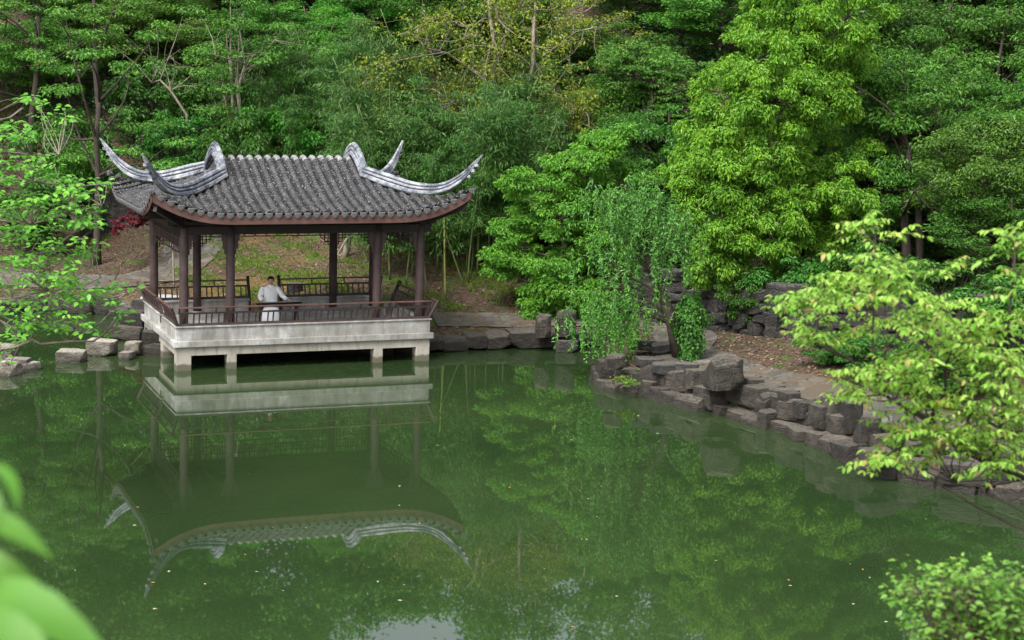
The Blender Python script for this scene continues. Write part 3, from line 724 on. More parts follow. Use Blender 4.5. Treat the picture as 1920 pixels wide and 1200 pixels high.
# left
q = gz(130, 680, 0); stone(q[0], q[1]+.25, .12, .75, .5, .34, .1, 'rockl', v=3, label='rounded flat stepping stone in the left water', cat='stepping stone', name='stepping_stone')
q = gz(187, 668, 0); stone(q[0], q[1]+.25, .18, .72, .55, .42, -.05, 'rockl', v=2, label='blocky stepping stone nearer the pavilion', cat='stepping stone', name='stepping_stone')
for k, (x, y, sx, hh_, m_) in enumerate(((8, 682, .55, .55, 'rockl'), (30, 695, .55, .34, 'rockl'), (50, 696, .32, .22, 'rockl'), (12, 705, .5, .4, 'rockl'))):
    q = gz(x, y, 0); stone(q[0], q[1]+.2, hh_/3, sx, .5, hh_, None, m_, label='tan rock in the cluster at the left edge of the pond, %s of four' % ('tallest', 'middle', 'rightmost low', 'front')[k], group='tan rocks at the left edge')
for k, (x, y, z, sx, sy, hh_, m_, l) in enumerate(((245, 605, .55, .85, .6, .42, 'rock', 'rounded dark boulder left of the pavilion'), (240, 630, .2, .9, .6, .38, 'rock', 'brown boulder beneath the rounded dark boulder'),
        (285, 640, .42, .55, .42, .36, 'rock', 'cut square block leaning under the pavilion ledge'), (248, 658, .2, .38, .36, .34, 'rockl', 'pale chunk beside the pavilion left leg'),
        (237, 672, .06, .34, .3, .26, 'rockl', 'small white mottled stone at the water beside the pavilion'), (285, 660, .14, .9, .5, .34, 'rock', 'broad cracked rock under the square block'),
        (262, 575, .8, .5, .5, .3, 'rockg', 'flat stone at the top of the pile left of the pavilion'), (222, 592, .5, .5, .4, .3, 'rockg', 'grey stone at the back of the pile left of the pavilion'), (270, 600, .45, .6, .5, .4, 'rock', 'dark stone tucked against the pavilion left side'), (318, 655, .1, .6, .5, .3, 'rock', 'dark rock in the shade under the pavilion floor'))):
    q = gz(x, y, z-hh_/2+.1); stone(q[0], q[1]+.1, z, sx, sy, hh_, rr.uniform(-.3, .3), m_, label=l)
course([(-9.7,46.6),(-10.3,49.2),(-11.8,51.9),(-14.2,52.2),(-16.8,50)], .16, .5, 1.1, .45, .62, .6, 'dark stone of the left inlet bank, %s from the pavilion', 'inlet bank stones', mat='rock')
course([(-3.2,46.3),(-6,46.5),(-9.2,45.8)], .1, .6, 1.0, .4, .5, .6, 'shore stone in the dark under the pavilion, %s from the right', 'stones under the pavilion', mat='rockg')
# dry stone walls (one thing each)
def drywall(name, pts, h0, h1, label, mat, seed, zoff=-.1):
    root = empty(name, (pts[0][0], pts[0][1], hz(*pts[0]))); tag(root, label, 'stone wall'); rg = random.Random(seed)
    V = []; F = []; off = 0; src = [np.array([tuple(v.co) for v in m.vertices]) for m in RM[mat]]; sf = [np.array([tuple(p.vertices) for p in m.polygons]) for m in RM[mat]]
    for (x0, y0), (x1, y1) in zip(pts, pts[1:]):
        d = Vector((x1-x0, y1-y0)); L = d.length; d.normalize(); an = math.atan2(d.y, d.x); s = 0
        while s < L:
            wd = rg.uniform(.35, .9); z = zoff; hmax = h0+(h1-h0)*s/L+rg.uniform(-.2, .15)
            while z < hmax:
                hh_ = rg.uniform(.2, .5); i = rg.randrange(8); P = src[i]*np.array([wd*1.03, .55, hh_*1.04])
                a = an+rg.uniform(-.08, .08); ca, sa = math.cos(a), math.sin(a); Q = np.stack([P[:, 0]*ca-P[:, 1]*sa, P[:, 0]*sa+P[:, 1]*ca, P[:, 2]], 1)
                cx, cy = x0+d.x*(s+wd/2+rg.uniform(-.08, .08)), y0+d.y*(s+wd/2)
                Q += np.array([cx-d.y*rg.uniform(-.12, .1), cy+d.x*rg.uniform(-.12, .1), hz(x0+d.x*s, y0+d.y*s)+z+hh_/2]); V.append(Q-np.array(root.location)); F.append(sf[i]+off); off += len(Q); z += hh_
            s += wd
    o = link(bpy.data.objects.new('stonework', mesh_np('stonework', np.concatenate(V), np.concatenate(F), M[mat])), root)
drywall('retaining_wall', [(3.6,50.4),(5.7,47.6),(7.3,45.9),(9.3,43.5),(11.0,40.8),(12.6,37.8)], 1.15, 1.2, 'rough grey stone retaining wall behind the right path', 'rockg', 3)
drywall('block_wall', [(-14.6,60.4),(-12.2,60.2),(-9.9,60.8)], 1.5, 1.2, 'dark mossy block wall on the slope behind the pavilion left eave', 'rockg', 8)
q = gz(553, 575, .8); 
b = MB(); b.lathe([(.385, -.4), (.39, 0), (.385, .3), (.37, .68), (.375, .70), (.385, .74), (.37, .79), (.0, .80)], 20)
o = b.build('stone_pedestal', M['rockg'], smooth=False); p_ = at(553, 531, 51.6); o.scale = (.66, .66, .72); o.location = (p_[0], p_[1], p_[2]-.575); tag(o, 'round stone drum table with pale flat top behind the back bench', 'stone table')
M_ = stone(*W(-2.35, 7.3)[:2], hz(*W(-2.35, 7.3)[:2])+.12, 1.2, .7, .5, .2, 'rockl', v=3, label='low white boulder on the yellow ground behind the left bench', cat='boulder', name='boulder'); M_.data = M_.data.copy(); M_.data.materials[0] = M['boulder']

# ---------------------------------------------------------------- person, zither, table, stool
pc = W(-.33, 2.3)
def skin_mesh(name, joints, edges, mat, sub=1):
    me = bpy.data.meshes.new(name); me.from_pydata([j[:3] for j in joints], edges, []); o = bpy.data.objects.new(name, me); COL.objects.link(o)
    m = o.modifiers.new('s', 'SKIN'); m.use_smooth_shade = True; m2 = o.modifiers.new('u', 'SUBSURF'); m2.levels = sub; m2.render_levels = sub
    for v, j in zip(me.skin_vertices[0].data, joints): v.radius = (j[3], j[4] if len(j) > 4 else j[3])
    me.skin_vertices[0].data[0].use_root = True
    bpy.context.view_layer.update(); dg = bpy.context.evaluated_depsgraph_get()
    out = bpy.data.meshes.new_from_object(o.evaluated_get(dg)); bpy.data.objects.remove(o)
    out.name = name; out.materials.clear(); out.materials.append(mat)
    for p in out.polygons: p.use_smooth = True
    return out
J = []; Ed = []
def jn(x, y, z, r, par=None, r2=None):
    J.append((x, y, z, r, r2 or r)); i = len(J)-1
    if par is not None: Ed.append((par, i))
    return i
pel = jn(0, 0, .50, .13); sp1 = jn(0, -.01, .66, .12, pel, .10); ch = jn(0, -.02, .86, .14, sp1, .10); nb = jn(.0, -.035, .985, .052, ch); nk = jn(.004, -.055, 1.04, .048, nb)
hd = jn(.012, -.085, 1.09, .072, nk, .085); hd2 = jn(.014, -.085, 1.155, .078, hd, .09); hd3 = jn(.014, -.07, 1.205, .05, hd2)
for sx in (-1, 1):
    sh = jn(sx*.165, -.02, .925, .052, ch)
    if sx < 0: el = jn(-.265, -.06, .72, .042, sh); wr = jn(-.20, -.28, .635, .027, el); hn = jn(-.17, -.335, .62, .034, wr, .018); hd_dir = (.4, -.92)
    else: el = jn(.30, -.08, .74, .042, sh); wr = jn(.44, -.20, .655, .027, el); hn = jn(.50, -.235, .64, .034, wr, .018); hd_dir = (.8, -.6)
    bx, by, bz = J[hn][:3]
    for k, ln in enumerate((.075, .085, .08, .065)):
        ox = (k-1.5)*.019; qx, qy = bx-hd_dir[1]*ox, by+hd_dir[0]*ox
        f1 = jn(qx+hd_dir[0]*.03, qy+hd_dir[1]*.03, bz+.008, .0085, hn); f2 = jn(qx+hd_dir[0]*(.03+ln*.5), qy+hd_dir[1]*(.03+ln*.5), bz+.004, .008, f1); jn(qx+hd_dir[0]*(.025+ln*.8), qy+hd_dir[1]*(.025+ln*.8), bz-.02, .007, f2)
    t1 = jn(bx-hd_dir[1]*sx*-.035, by+hd_dir[0]*sx*-.035, bz-.004, .011, hn); jn(bx-hd_dir[1]*sx*-.045+hd_dir[0]*.03, by+hd_dir[0]*sx*-.045+hd_dir[1]*.03, bz-.015, .009, t1)
for sx in (-1, 1):
    hp = jn(sx*.09, -.03, .47, .09, pel); kn = jn(sx*.13, -.40, .45, .065, hp); an_ = jn(sx*.12, -.42, .09, .04, kn); jn(sx*.13, -.55, .035, .038, an_, .025)
body = skin_mesh('person', J, Ed, M['skin'])
per = link(bpy.data.objects.new('person', body)); per.location = (pc[0], pc[1], .752); per.rotation_euler = (0, 0, R(6))
tag(per, 'seated man in a long white robe with short black hair playing a black zither', 'person')
# face
fc = MB(); fc.lathe([(.004, .035), (.012, .02), (.016, 0), (.004, -.004)], 8); o = fc.build('nose', M['skin'], per, smooth=True); o.location = (.016, -.178, 1.115)
for sx in (-1, 1):
    e_ = MB(); e_.loft([[(r*math.cos(a*.785)*1.6, z, r*math.sin(a*.785)*.7) for a in range(8)] for r, z in ((.002, -.007), (.008, -.004), (.008, .006))]); o = e_.build('eye', M['hair'], per); o.location = (.016+sx*.03, -.166, 1.143)
    e_ = MB(); e_.loft([[(sx*z, r*.6*math.cos(a*.785), r*math.sin(a*.785)) for a in range(8)] for r, z in ((.02, -.01), (.03, .004), (.022, .016))]); o = e_.build('ear', M['skin'], per, smooth=True); o.location = (.014+sx*.09, -.07, 1.135)
mo = MB().box(-.022, .022, -.006, .006, -.005, .005); o = mo.build('mouth', M['fascia'], per, bevel=.003); o.location = (.016, -.167, 1.078)
# hair cap
hb = MB(); rings = []
for i in range(9):
    t = i/8; a = t*math.pi*.5; z = math.cos(a)*.092; r_ = math.sin(a)
    rings.append([( (.098+.004*math.sin(k*3))*r_*math.cos(2*math.pi*k/18), (.115*r_*math.sin(2*math.pi*k/18)), z-(.0 if i < 6 else (.05*(i-5)/3 if math.sin(2*math.pi*k/18) > -.25 else 0))) for k in range(18)])
rings = [[(x, y*(.86 if y < 0 else 1), max(z, .030) if y < -.045 else z) for x, y, z in r] for r in rings]
rings[0] = [(p[0]+.001*math.cos(k), p[1]+.001*math.sin(k), p[2]) for k, p in enumerate(rings[0])]
hb.loft(rings); o = hb.build('hair', M['hair'], per, smooth=True); o.location = (.014, -.068, 1.165); o.rotation_euler = (R(-4), 0, 0)
# robe: torso, sleeves, skirt
rbm = MB()
def ell(c, rx, ry, n=20, ax=None, fold=0.0):
    c = Vector(c); d = (ax or Vector((0, 0, 1))).normalized(); a = Vector((1, 0, 0)) if abs(d.x) < .8 else Vector((0, 1, 0)); a = (a-d*a.dot(d)).normalized(); b = d.cross(a)
    return [tuple(c+a*rx*(1+fold*math.sin(k*5+c.z*9))*math.cos(2*math.pi*k/n)+b*ry*(1+fold*math.sin(k*4))*math.sin(2*math.pi*k/n)) for k in range(n)]
rbm.loft([ell((0, -.01, .46), .20, .17, fold=.03), ell((0, -.01, .56), .195, .155, fold=.03), ell((0, -.01, .68), .18, .135, fold=.03), ell((0, -.015, .80), .19, .135, fold=.02), ell((0, -.02, .90), .20, .125), ell((0, -.025, .95), .175, .11), ell((0, -.03, .985), .105, .09), ell((0, -.04, 1.005), .068, .068), ell((.002, -.045, 1.035), .06, .062)])
def sleeve(pts, rad):
    m = len(pts); rings = []
    for i in range(m):
        d = Vector(pts[min(i+1, m-1)])-Vector(pts[max(i-1, 0)]); rings.append(ell(pts[i], rad[i], rad[i], 12, d, .06))
    rbm.loft(rings)
sleeve([(-.12, -.02, .94), (-.19, -.03, .91), (-.25, -.05, .80), (-.275, -.08, .71), (-.25, -.18, .665), (-.205, -.27, .635)], [.06, .075, .07, .068, .062, .06])
sleeve([(.12, -.02, .94), (.19, -.03, .91), (.27, -.06, .81), (.31, -.09, .735), (.38, -.15, .69), (.44, -.20, .655)], [.06, .075, .07, .066, .058, .054])
rbm.loft([ell((0, .10, .44), .22, .12, fold=.03, ax=Vector((0, -1, 0))), ell((0, -.05, .46), .24, .11, fold=.04, ax=Vector((0, -1, 0))), ell((0, -.22, .45), .245, .10, fold=.04, ax=Vector((0, -1, -.1))), ell((0, -.38, .43), .24, .10, fold=.04, ax=Vector((0, -.9, -.5))), ell((0, -.44, .36), .24, .11, fold=.05, ax=Vector((0, -.3, -1))), ell((0, -.44, .2), .255, .13, fold=.06, ax=Vector((0, 0, -1))), ell((0, -.44, .03), .28, .15, fold=.08, ax=Vector((0, 0, -1)))])
rbm.bar((.0, -.155, .96), (.0, -.165, .56), .012, .008, up=(0, -1, 0))
o = rbm.build('robe', M['robe'], per, smooth=True)
st_ = MB(); st_.box(-.2, .2, -.17, .17, .36, .40)
root = empty('stool', (pc[0], pc[1]+.03, .752)); tag(root, 'low dark wooden stool under the man in white', 'stool'); st_.build('seat', M['wooddark'], root, bevel=.01)
for a in (-.16, .16):
    for b_ in (-.13, .13): MB().box(a-.02, a+.02, b_-.02, b_+.02, 0, .36).build('leg', M['wooddark'], root)
tx, ty = pc[0]+.25, pc[1]-.30; trz = R(12)
root = empty('zither_table', (tx, ty, .752), trz); tag(root, 'low dark wooden trestle table under the zither', 'table')
MB().box(-.56, .60, -.15, .15, .495, .525).build('table_top', M['wooddark'], root, bevel=.006)
for sx in (-.44, .48):
    b = MB(); b.box(sx-.05, sx+.05, -.13, .13, .44, .494); b.build('apron', M['wooddark'], root)
    for yy in (-.10, .10):
        for dx in (-.03, .03): MB().bar((sx+dx*.6, yy, .44), (sx+dx*1.8, yy*1.1, 0), .035, .035).build('leg', M['wooddark'], root)
root = empty('zither', (tx+.02, ty, .752+.54), trz); root.rotation_euler = (0, R(-1.5), trz); tag(root, 'long black seven string zither lying on the low table', 'zither')
b = MB(); rings = []
for x, wd in ((-.60, .085), (-.55, .09), (-.3, .092), (-.22, .082), (0, .09), (.3, .095), (.42, .085), (.45, .07), (.5, .085), (.6, .09)):
    rings.append([(x, -wd, 0), (x, -wd, .02), (x, -wd*.5, .042), (x, 0, .05), (x, wd*.5, .042), (x, wd, .02), (x, wd, 0)])
b.loft(rings); b.build('body', M['lacquer'], root)
s_ = MB()
for k in range(7): s_.bar((-.58, -.05+k*.0167, .058), (.56, -.06+k*.02, .062), .0025, .0025)
s_.build('strings', M['stonegrey'], root); MB().box(.52, .54, -.085, .085, .04, .066).build('bridge', M['lacquer'], root)

# ---------------------------------------------------------------- foliage tools
def unit(a): return a/np.maximum(np.linalg.norm(a, axis=-1, keepdims=True), 1e-9)
def leaves_mesh(name, C, Nn, Dd, L, Wd, mat, fold=.25, droop=.15, smooth=False):
    n = len(C); Nn = unit(Nn); Dd = Dd-Nn*(Dd*Nn).sum(1, keepdims=True); Dd = unit(Dd); S = np.cross(Nn, Dd)
    L = np.broadcast_to(L, (n,))[:, None]; Wd = np.broadcast_to(Wd, (n,))[:, None]
    V = np.empty((n, 4, 3)); V[:, 0] = C; V[:, 1] = C+Dd*L*.5+S*Wd*.5+Nn*Wd*fold; V[:, 2] = C+Dd*L-Nn*L*droop; V[:, 3] = C+Dd*L*.5-S*Wd*.5+Nn*Wd*fold
    return mesh_np(name, V.reshape(-1, 3), np.arange(n*4).reshape(n, 4), mat, smooth)
def leaves6_mesh(name, C, Nn, Dd, L, Wd, mat, droop=.3):
    """leaf of 8 verts, two quads each side of a bent midrib"""
    n = len(C); Nn = unit(Nn); Dd = unit(Dd-Nn*(Dd*Nn).sum(1, keepdims=True)); S = np.cross(Nn, Dd); L = np.broadcast_to(L, (n,))[:, None]; Wd = np.broadcast_to(Wd, (n,))[:, None]
    def pt(t, s, k): return C+Dd*L*t*(1-.12*t)+S*Wd*s-Nn*L*droop*t*t+Nn*Wd*k
    V = np.stack([pt(0, 0, 0), pt(.3, .5, .12), pt(.35, 0, 0), pt(.3, -.5, .12), pt(.68, .40, .10), pt(.70, 0, 0), pt(.68, -.40, .10), pt(1, 0, 0)], 1)
    F = np.array([(0, 2, 1, 1), (0, 3, 2, 2)]); 
    Fq = np.array([(0, 2, 5, 1), (1, 5, 7, 4), (0, 3, 5, 2), (3, 6, 7, 5)])
    Fq = np.array([(0, 2, 5, 1), (1, 5, 7, 4), (0, 3, 5, 2), (3, 6, 7, 5)])
    A = (np.arange(n)[:, None, None]*8+Fq[None]).reshape(-1, 4)
    return mesh_np(name, V.reshape(-1, 3), A, mat, True)
def pads_to_leaves(rg, P, Rp, n, flat, up=1.0, out=.5, jit=.5, droopdir=-.25):
    """P (m,3) pad centres, returns C,N,D"""
    m = len(P); idx = rg.randint(0, m, n) if np.isscalar(Rp) else rg.choice(m, n, p=(Rp**2)/(Rp**2).sum())
    d = unit(rg.normal(size=(n, 3))); r = rg.uniform(0, 1, n)**.45
    rad = (Rp if np.isscalar(Rp) else Rp[idx])*r; off = d*rad[:, None]; off[:, 2] *= flat
    # thinned raggedness: push along horizontal
    C = P[idx]+off
    Nn = np.zeros((n, 3)); Nn[:, 2] = up; Nn += d*out+rg.normal(size=(n, 3))*jit*.6
    Dd = d.copy(); Dd[:, 2] = droopdir; Dd += rg.normal(size=(n, 3))*.5
    return C, Nn, Dd
def curve(a, b, k, rg, bend=.15, up=.2):
    a = np.array(a, float); b = np.array(b, float); L = np.linalg.norm(b-a); c = (a+b)/2+rg.normal(size=3)*L*bend*.5; c[2] += up*L*-.5
    t = np.linspace(0, 1, k)[:, None]; return (1-t)**2*a+2*t*(1-t)*c+t*t*b
def make_tree(name, seed, h, cr_, ch, npads, padr, nleaf, ll, mat, bark='bark', flat=.35, trunk_r=.12, shape='round', out=.5, up=1., forks=1, lean=(0, 0), jit=.5, fold=.25, wdr=.5, bare=0):
    """tree at origin: total height h, crown radius cr_, crown depth ch. returns root empty"""
    rg = np.random.RandomState(seed); root = empty(name); wood = MB()
    cz = h-ch/2; tops = []
    for k in range(forks):
        az = rg.uniform(0, 6.28); sp_ = (0 if forks == 1 else cr_*.35)
        tp = np.array([lean[0]+math.cos(az+k*2.2)*sp_, lean[1]+math.sin(az+k*2.2)*sp_, h*.93])
        n = 9; ph = rg.uniform(0, 6, 4); T = []
        for i in range(n):
            t = i/(n-1); wv = .05*h*math.sin(t*3+ph[0])*t*.6; wv2 = .04*h*math.sin(t*4+ph[1])*t*.6
            T.append((tp[0]*t**1.4+wv, tp[1]*t**1.4+wv2, tp[2]*t))
        rad = [trunk_r*(1.25 if i == 0 else 1)*(1-.8*i/(n-1))/(1 if forks == 1 else 1.25) for i in range(n)]; wood.tube(T, rad, 8); tops.append(np.array(T))
    P = []; tries = 0
    while len(P) < npads and tries < 20000:
        tries += 1; d = unit(rg.normal(size=3)); r = rg.uniform(.25, 1)**.6
        p = d*r; z = p[2]
        prof_ = 1.0 if shape == 'round' else (1.05-.55*(z+1)/2*1.2)
        q = np.array([p[0]*cr_*prof_, p[1]*cr_*prof_, cz+z*ch/2])
        q[:2] += np.array(lean)*(q[2]/h)**1.4
        if all(np.linalg.norm((q-o_)*np.array([1, 1, 1.5])) > padr*.75 for o_ in P[-60:]): P.append(q)
    P = np.array(P); Rp = rg.uniform(.65, 1.3, len(P))*padr
    for p in P:
        T = tops[rg.randint(len(tops))]; hd_ = np.hypot(p[0], p[1]); zb = min(max(p[2]-hd_*.65-.1, h*.18), h*.9)
        i = min(len(T)-2, max(0, int(zb/(h*.93)*(len(T)-1)))); a = T[i]+(T[i+1]-T[i])*.5
        c = curve(a, p, 6, rg, .25, .35); r0 = trunk_r*.28*(1-.5*zb/h); wood.tube(c, list(np.linspace(r0, .012, 6)), 5)
        for _ in range(2+bare):
            e = p+rg.normal(size=3)*padr*.8*np.array([1, 1, flat+.2]); wood.tube(curve(c[3+_ % 2], e, 4, rg, .3, 0), [.014, .01, .008, .004], 4, False)
    wood.build('trunk', M[bark], root, smooth=True)
    C, Nn, Dd = pads_to_leaves(rg, P, Rp, nleaf, flat, up=up, out=out, jit=jit)
    L = rg.uniform(.7, 1.3, nleaf)*ll
    link(bpy.data.objects.new('crown', leaves_mesh('crown', C, Nn, Dd, L, L*wdr, M[mat], fold)), root)
    return root
CR_H = 7.0
KIND = {}
def proto(kind, seed, **k): KIND.setdefault(kind, []).append(make_tree(k.pop('name', 'broadleaf_tree'), seed, **k))
for s in (1, 2, 3): proto('mid', s, h=CR_H, cr_=2.9, ch=4.9, npads=62, padr=.66, nleaf=21000, ll=.15, mat='mid', flat=.52, trunk_r=.12, out=.6, jit=.8)
for s in (4, 5): proto('fresh', s, h=CR_H, cr_=2.7, ch=5.0, npads=64, padr=.6, nleaf=20000, ll=.14, mat='fresh', flat=.6, trunk_r=.12, out=.5)
for s in (6, 7): proto('deep', s, h=CR_H, cr_=3.0, ch=5.6, npads=66, padr=.66, nleaf=20000, ll=.15, mat='deep', flat=.5, jit=.8, trunk_r=.14, bark='barkd', out=.4)
for s in (8, 9): proto('olive', s, h=CR_H, cr_=3.3, ch=5.0, npads=70, padr=.5, nleaf=5200, ll=.15, mat='olive', flat=.5, trunk_r=.13, bark='barkp', out=.7, forks=2, bare=2)
proto('blue', 11, h=CR_H, cr_=3.0, ch=5.0, npads=56, padr=.65, nleaf=20000, ll=.14, mat='green2', flat=.42, trunk_r=.13, bark='barkd', out=.5, jit=.7)
proto('blue', 10, h=CR_H, cr_=3.0, ch=5.0, npads=56, padr=.65, nleaf=20000, ll=.14, mat='green2', flat=.36, trunk_r=.13, bark='barkd', out=.5, jit=.7)
for s in (12, 13): proto('shrub', s, name='shrub', h=2.2, cr_=1.25, ch=1.9, npads=30, padr=.36, nleaf=6000, ll=.12, mat='fresh', flat=.5, trunk_r=.035, forks=3)
for s in (14, 15): proto('dshrub', s, name='shrub', h=2.2, cr_=1.35, ch=1.9, npads=30, padr=.36, nleaf=6500, ll=.12, mat='deep', flat=.5, trunk_r=.035, forks=3, bark='barkd')
PROTOS = [t for l in KIND.values() for t in l]
used = set(); rt = random.Random(3)
def plant(kind, x, y, Y, r, label, group, cat='tree'):
    """crown centre at photo pixel (x,y) and distance Y; scaled so the base meets the ground"""
    c = at(x, y, Y); X = c[0]; g0 = hz(X, Y); i = rt.randrange(len(KIND[kind])); src = KIND[kind][i]
    o = src if id(src) not in used else copy_tree(src); used.add(id(src))
    H0, cr0, ch0 = {'shrub': (2.2, 1.25, 1.9), 'dshrub': (2.2, 1.35, 1.9)}.get(kind, (CR_H, 2.9, 5.0))
    s = r/cr0; htop = c[2]+ch0*s*.45-g0; sz = max(s*.6, min(htop/H0, s*1.7))
    o.location = (X, Y, g0-.08-(0 if htop > 0 else 0)); o.scale = (s, s, sz); o.rotation_euler = (0, 0, rt.uniform(0, 6.28))
    tag(o, label, cat, group); return o
G1 = 'woodland trees on the hillside'
TREES = [
 # far rows
 ('deep',-40,-60,92,3.6,'dark tree at the top left corner of the hillside'),('mid',110,-40,88,3.4,'layered green tree on the hill crest above the left corner'),('mid',270,-50,90,3.4,'hill crest tree above the left roof tip'),
 ('deep',430,-45,93,3.6,'dark hill crest tree above the pavilion gable'),('fresh',590,-40,90,3.3,'bright hill crest tree above the middle of the roof'),('fresh',740,-50,92,3.3,'bright hill crest tree above the right gable'),
 ('deep',900,-60,94,3.6,'dark hill crest tree behind the forked bare trunk'),('olive',1010,-30,88,3.2,'olive crest tree beside the forked bare trunk'),('deep',1160,-50,92,3.6,'dark crest tree right of the olive trees'),
 ('mid',1310,-50,88,3.4,'crest tree left of the yellow green camphor top'),('mid',1620,-60,84,3.4,'crest tree right of the camphor top'),('deep',1780,-60,84,3.6,'dark crest tree near the top right corner'),('mid',1930,-40,80,3.4,'crest tree in the top right corner'),
 # mid rows
 ('mid',30,60,76,3.1,'layered green tree in the upper left corner'),('mid',170,70,78,3.0,'layered green tree second from the upper left corner'),('deep',310,55,80,3.0,'shadowy tree above the left roof tip'),('mid',455,60,76,3.0,'green tree with a forked trunk above the gable'),
 ('fresh',600,70,76,2.9,'bright fine leaved tree above the roof middle'),('fresh',700,110,72,2.7,'bright fine leaved tree left of the olive trees'),('olive',790,70,74,3.1,'olive yellow tree above the right gable'),('olive',1120,90,74,3.0,'olive tinted tree right of the forked bare trunk'),
 ('deep',1020,120,76,3.0,'dark green tree behind the big bare trunk'),('deep',1230,60,72,3.1,'dark green tree left of the camphor'),('mid',1350,60,68,2.9,'green tree tucked behind the left camphor edge'),
 ('mid',60,170,68,2.7,'layered tree low on the left slope'),('mid',215,150,70,2.8,'layered tree with drooping pads above the left tip'),('mid',350,130,70,2.6,'green tree over the gnarled pale branch'),('deep',520,160,70,2.7,'dark tree between gable and roof middle'),
 ('fresh',640,190,66,2.5,'bright tree just above the tiled ridge'),('deep',900,190,68,2.9,'shaded tree left of the big bare trunk'),
 # right side, nearer
 ('mid',1210,180,60,2.6,'layered green tree between olive tree and camphor'),('deep',1245,290,54,2.3,'shadowy tree behind the willow top'),
 ('blue',1640,60,60,3.0,'bluish tree above the right hollow'),('deep',1770,110,58,3.0,'dark tree in the upper right'),('blue',1880,120,55,2.8,'bluish layered tree at the right edge, upper'),
 ('blue',1700,210,50,2.7,'large layered tree with twin trunks right of the camphor'),('mid',1850,330,46,2.0,'spreading tree at the right edge above the hollow'),('deep',1800,260,52,2.6,'dark tree behind the twin trunk tree'),('mid',1570,290,52,1.9,'green tree filling the gap right of the camphor'),
 ('mid',-10,-10,84,3.2,'green tree filling the top left corner below the crest'),('deep',200,10,84,3.2,'dark tree below the crest above the left roof tip'),('mid',380,0,83,3.2,'mid green tree under the crest above the gable loop'),('fresh',530,10,82,3.0,'bright tree under the crest over the ridge left end'),('fresh',670,20,82,3.0,'bright tree under the crest over the ridge right end'),
 ('olive',700,40,77,2.9,'thin olive tree left of the other olive trees'),('mid',850,20,83,3.1,'mid green tree left of the forked bare trunk near the top'),('mid',960,30,80,3.1,'mid green tree right behind the forked bare trunk'),('olive',1060,150,68,2.8,'olive tree under the arching bare branch'),('mid',1090,20,82,3.1,'mid green tree at the top between olive and dark trees'),
 ('mid',1200,0,80,3.1,'mid green tree near the top left of the camphor'),('deep',1420,-10,76,3.2,'dark tree behind the camphor top'),('blue',1560,-20,72,3.0,'bluish tree right behind the camphor top'),('mid',1700,-20,70,3.0,'mid green tree at the top above the twin trunks'),('deep',1850,10,68,3.0,'dark tree at the top right below the crest'),
 ('mid',120,120,72,2.8,'mid green tree over the bare orange slope'),('mid',270,110,73,2.8,'mid green tree left of the gnarled branch'),('fresh',570,120,70,2.7,'bright tree over the ridge middle, lower slope'),('deep',760,140,72,2.8,'dark tree behind the sparse olive leaves'),('mid',840,110,75,2.9,'mid green tree behind the left bare limbs'),
 ('mid',1110,250,62,2.3,'shaded green tree right of the big bare trunk'),('deep',1130,170,66,2.8,'dark tree behind the right bare limbs'),('mid',1780,190,54,2.4,'mid green tree between twin trunks and right edge'),('blue',1930,230,50,2.3,'bluish tree cut by the right edge, middle'),('mid',1660,330,49,1.7,'mid green tree left of the twin trunks'),('deep',1560,60,64,3.0,'dark tree in the gap right of the camphor, upper'),
 ('deep',1900,470,44,1.9,'deeply shaded tree at the right edge of the hollow'),('deep',1760,430,50,2.0,'dark undergrowth tree in the hollow'),
]
for k, x, y, Y, r, l in TREES: plant(k, x, y, Y, r, l, G1)
SHR = [('fresh','shrub',520,250,62,1.6,'bright shrub just behind the ridge tiles'),('f','shrub',600,235,64,1.7,'bright shrub behind the middle of the ridge'),('f','dshrub',340,250,62,1.6,'dark shrub behind the left gable loop'),('f','dshrub',450,270,60,1.4,'dark shrub behind the ridge left end'),
 ('f','dshrub',300,190,66,2.0,'shady shrub on the slope above the left roof tip'),('f','dshrub',400,200,66,2.0,'shady shrub above the left gable'),('f','dshrub',130,250,62,1.8,'shrub on the bare orange slope at the left'),
 ('f','shrub',160,320,60,1.5,'green shrub behind the left roof tip'),('f','dshrub',60,400,58,1.7,'dark shrub on the left slope'),('f','dshrub',700,290,60,1.5,'dark shrub behind the right gable loop'),('f','dshrub',860,330,58,1.7,'dark shrub behind the right roof tip'),
 ('f','dshrub',1010,380,54,1.5,'dark shrub behind the maple on the far shore'),('f','dshrub',1080,470,53,1.4,'dark shrub in the shade behind the far shore maple'),('f','dshrub',1300,430,52,1.6,'dark shrub behind the willow trunk'),('f','dshrub',1330,340,54,1.8,'dark shrub left of the camphor base'),
 ('f','dshrub',1500,520,47,1.3,'dark shrub above the retaining wall'),('f','dshrub',1640,520,46,1.5,'dark shrub in the hollow above the wall'),('f','dshrub',1780,540,43,1.5,'dark shrub at the foot of the hollow'),('f','dshrub',1900,570,40,1.4,'dark shrub at the right edge behind the lime tree'),('f','dshrub',1580,430,50,1.6,'dark shrub under the camphor right side'),('f','dshrub',1400,545,47.0,.9,'dark shrub hanging over the retaining wall top'),('f','dshrub',1330,530,49,1.0,'dark shrub at the left end of the retaining wall'),('f','dshrub',1560,650,41.5,.8,'low dark shrub on the litter slope before the wall'),('f','dshrub',1640,660,40.0,.9,'dark shrub behind the lime tree stem'),('f','dshrub',1720,690,38.5,.9,'low shrub behind the lime tree middle'),('f','dshrub',1800,690,37.5,1.0,'shady shrub behind the lime tree right half')]
for _, k, x, y, Y, r, l in SHR: plant(k, x, y, Y, r, l, 'shrubs on the slope', 'shrub')
for t in PROTOS:
    if id(t) not in used:
        for c in list(t.children): bpy.data.objects.remove(c)
        bpy.data.objects.remove(t)

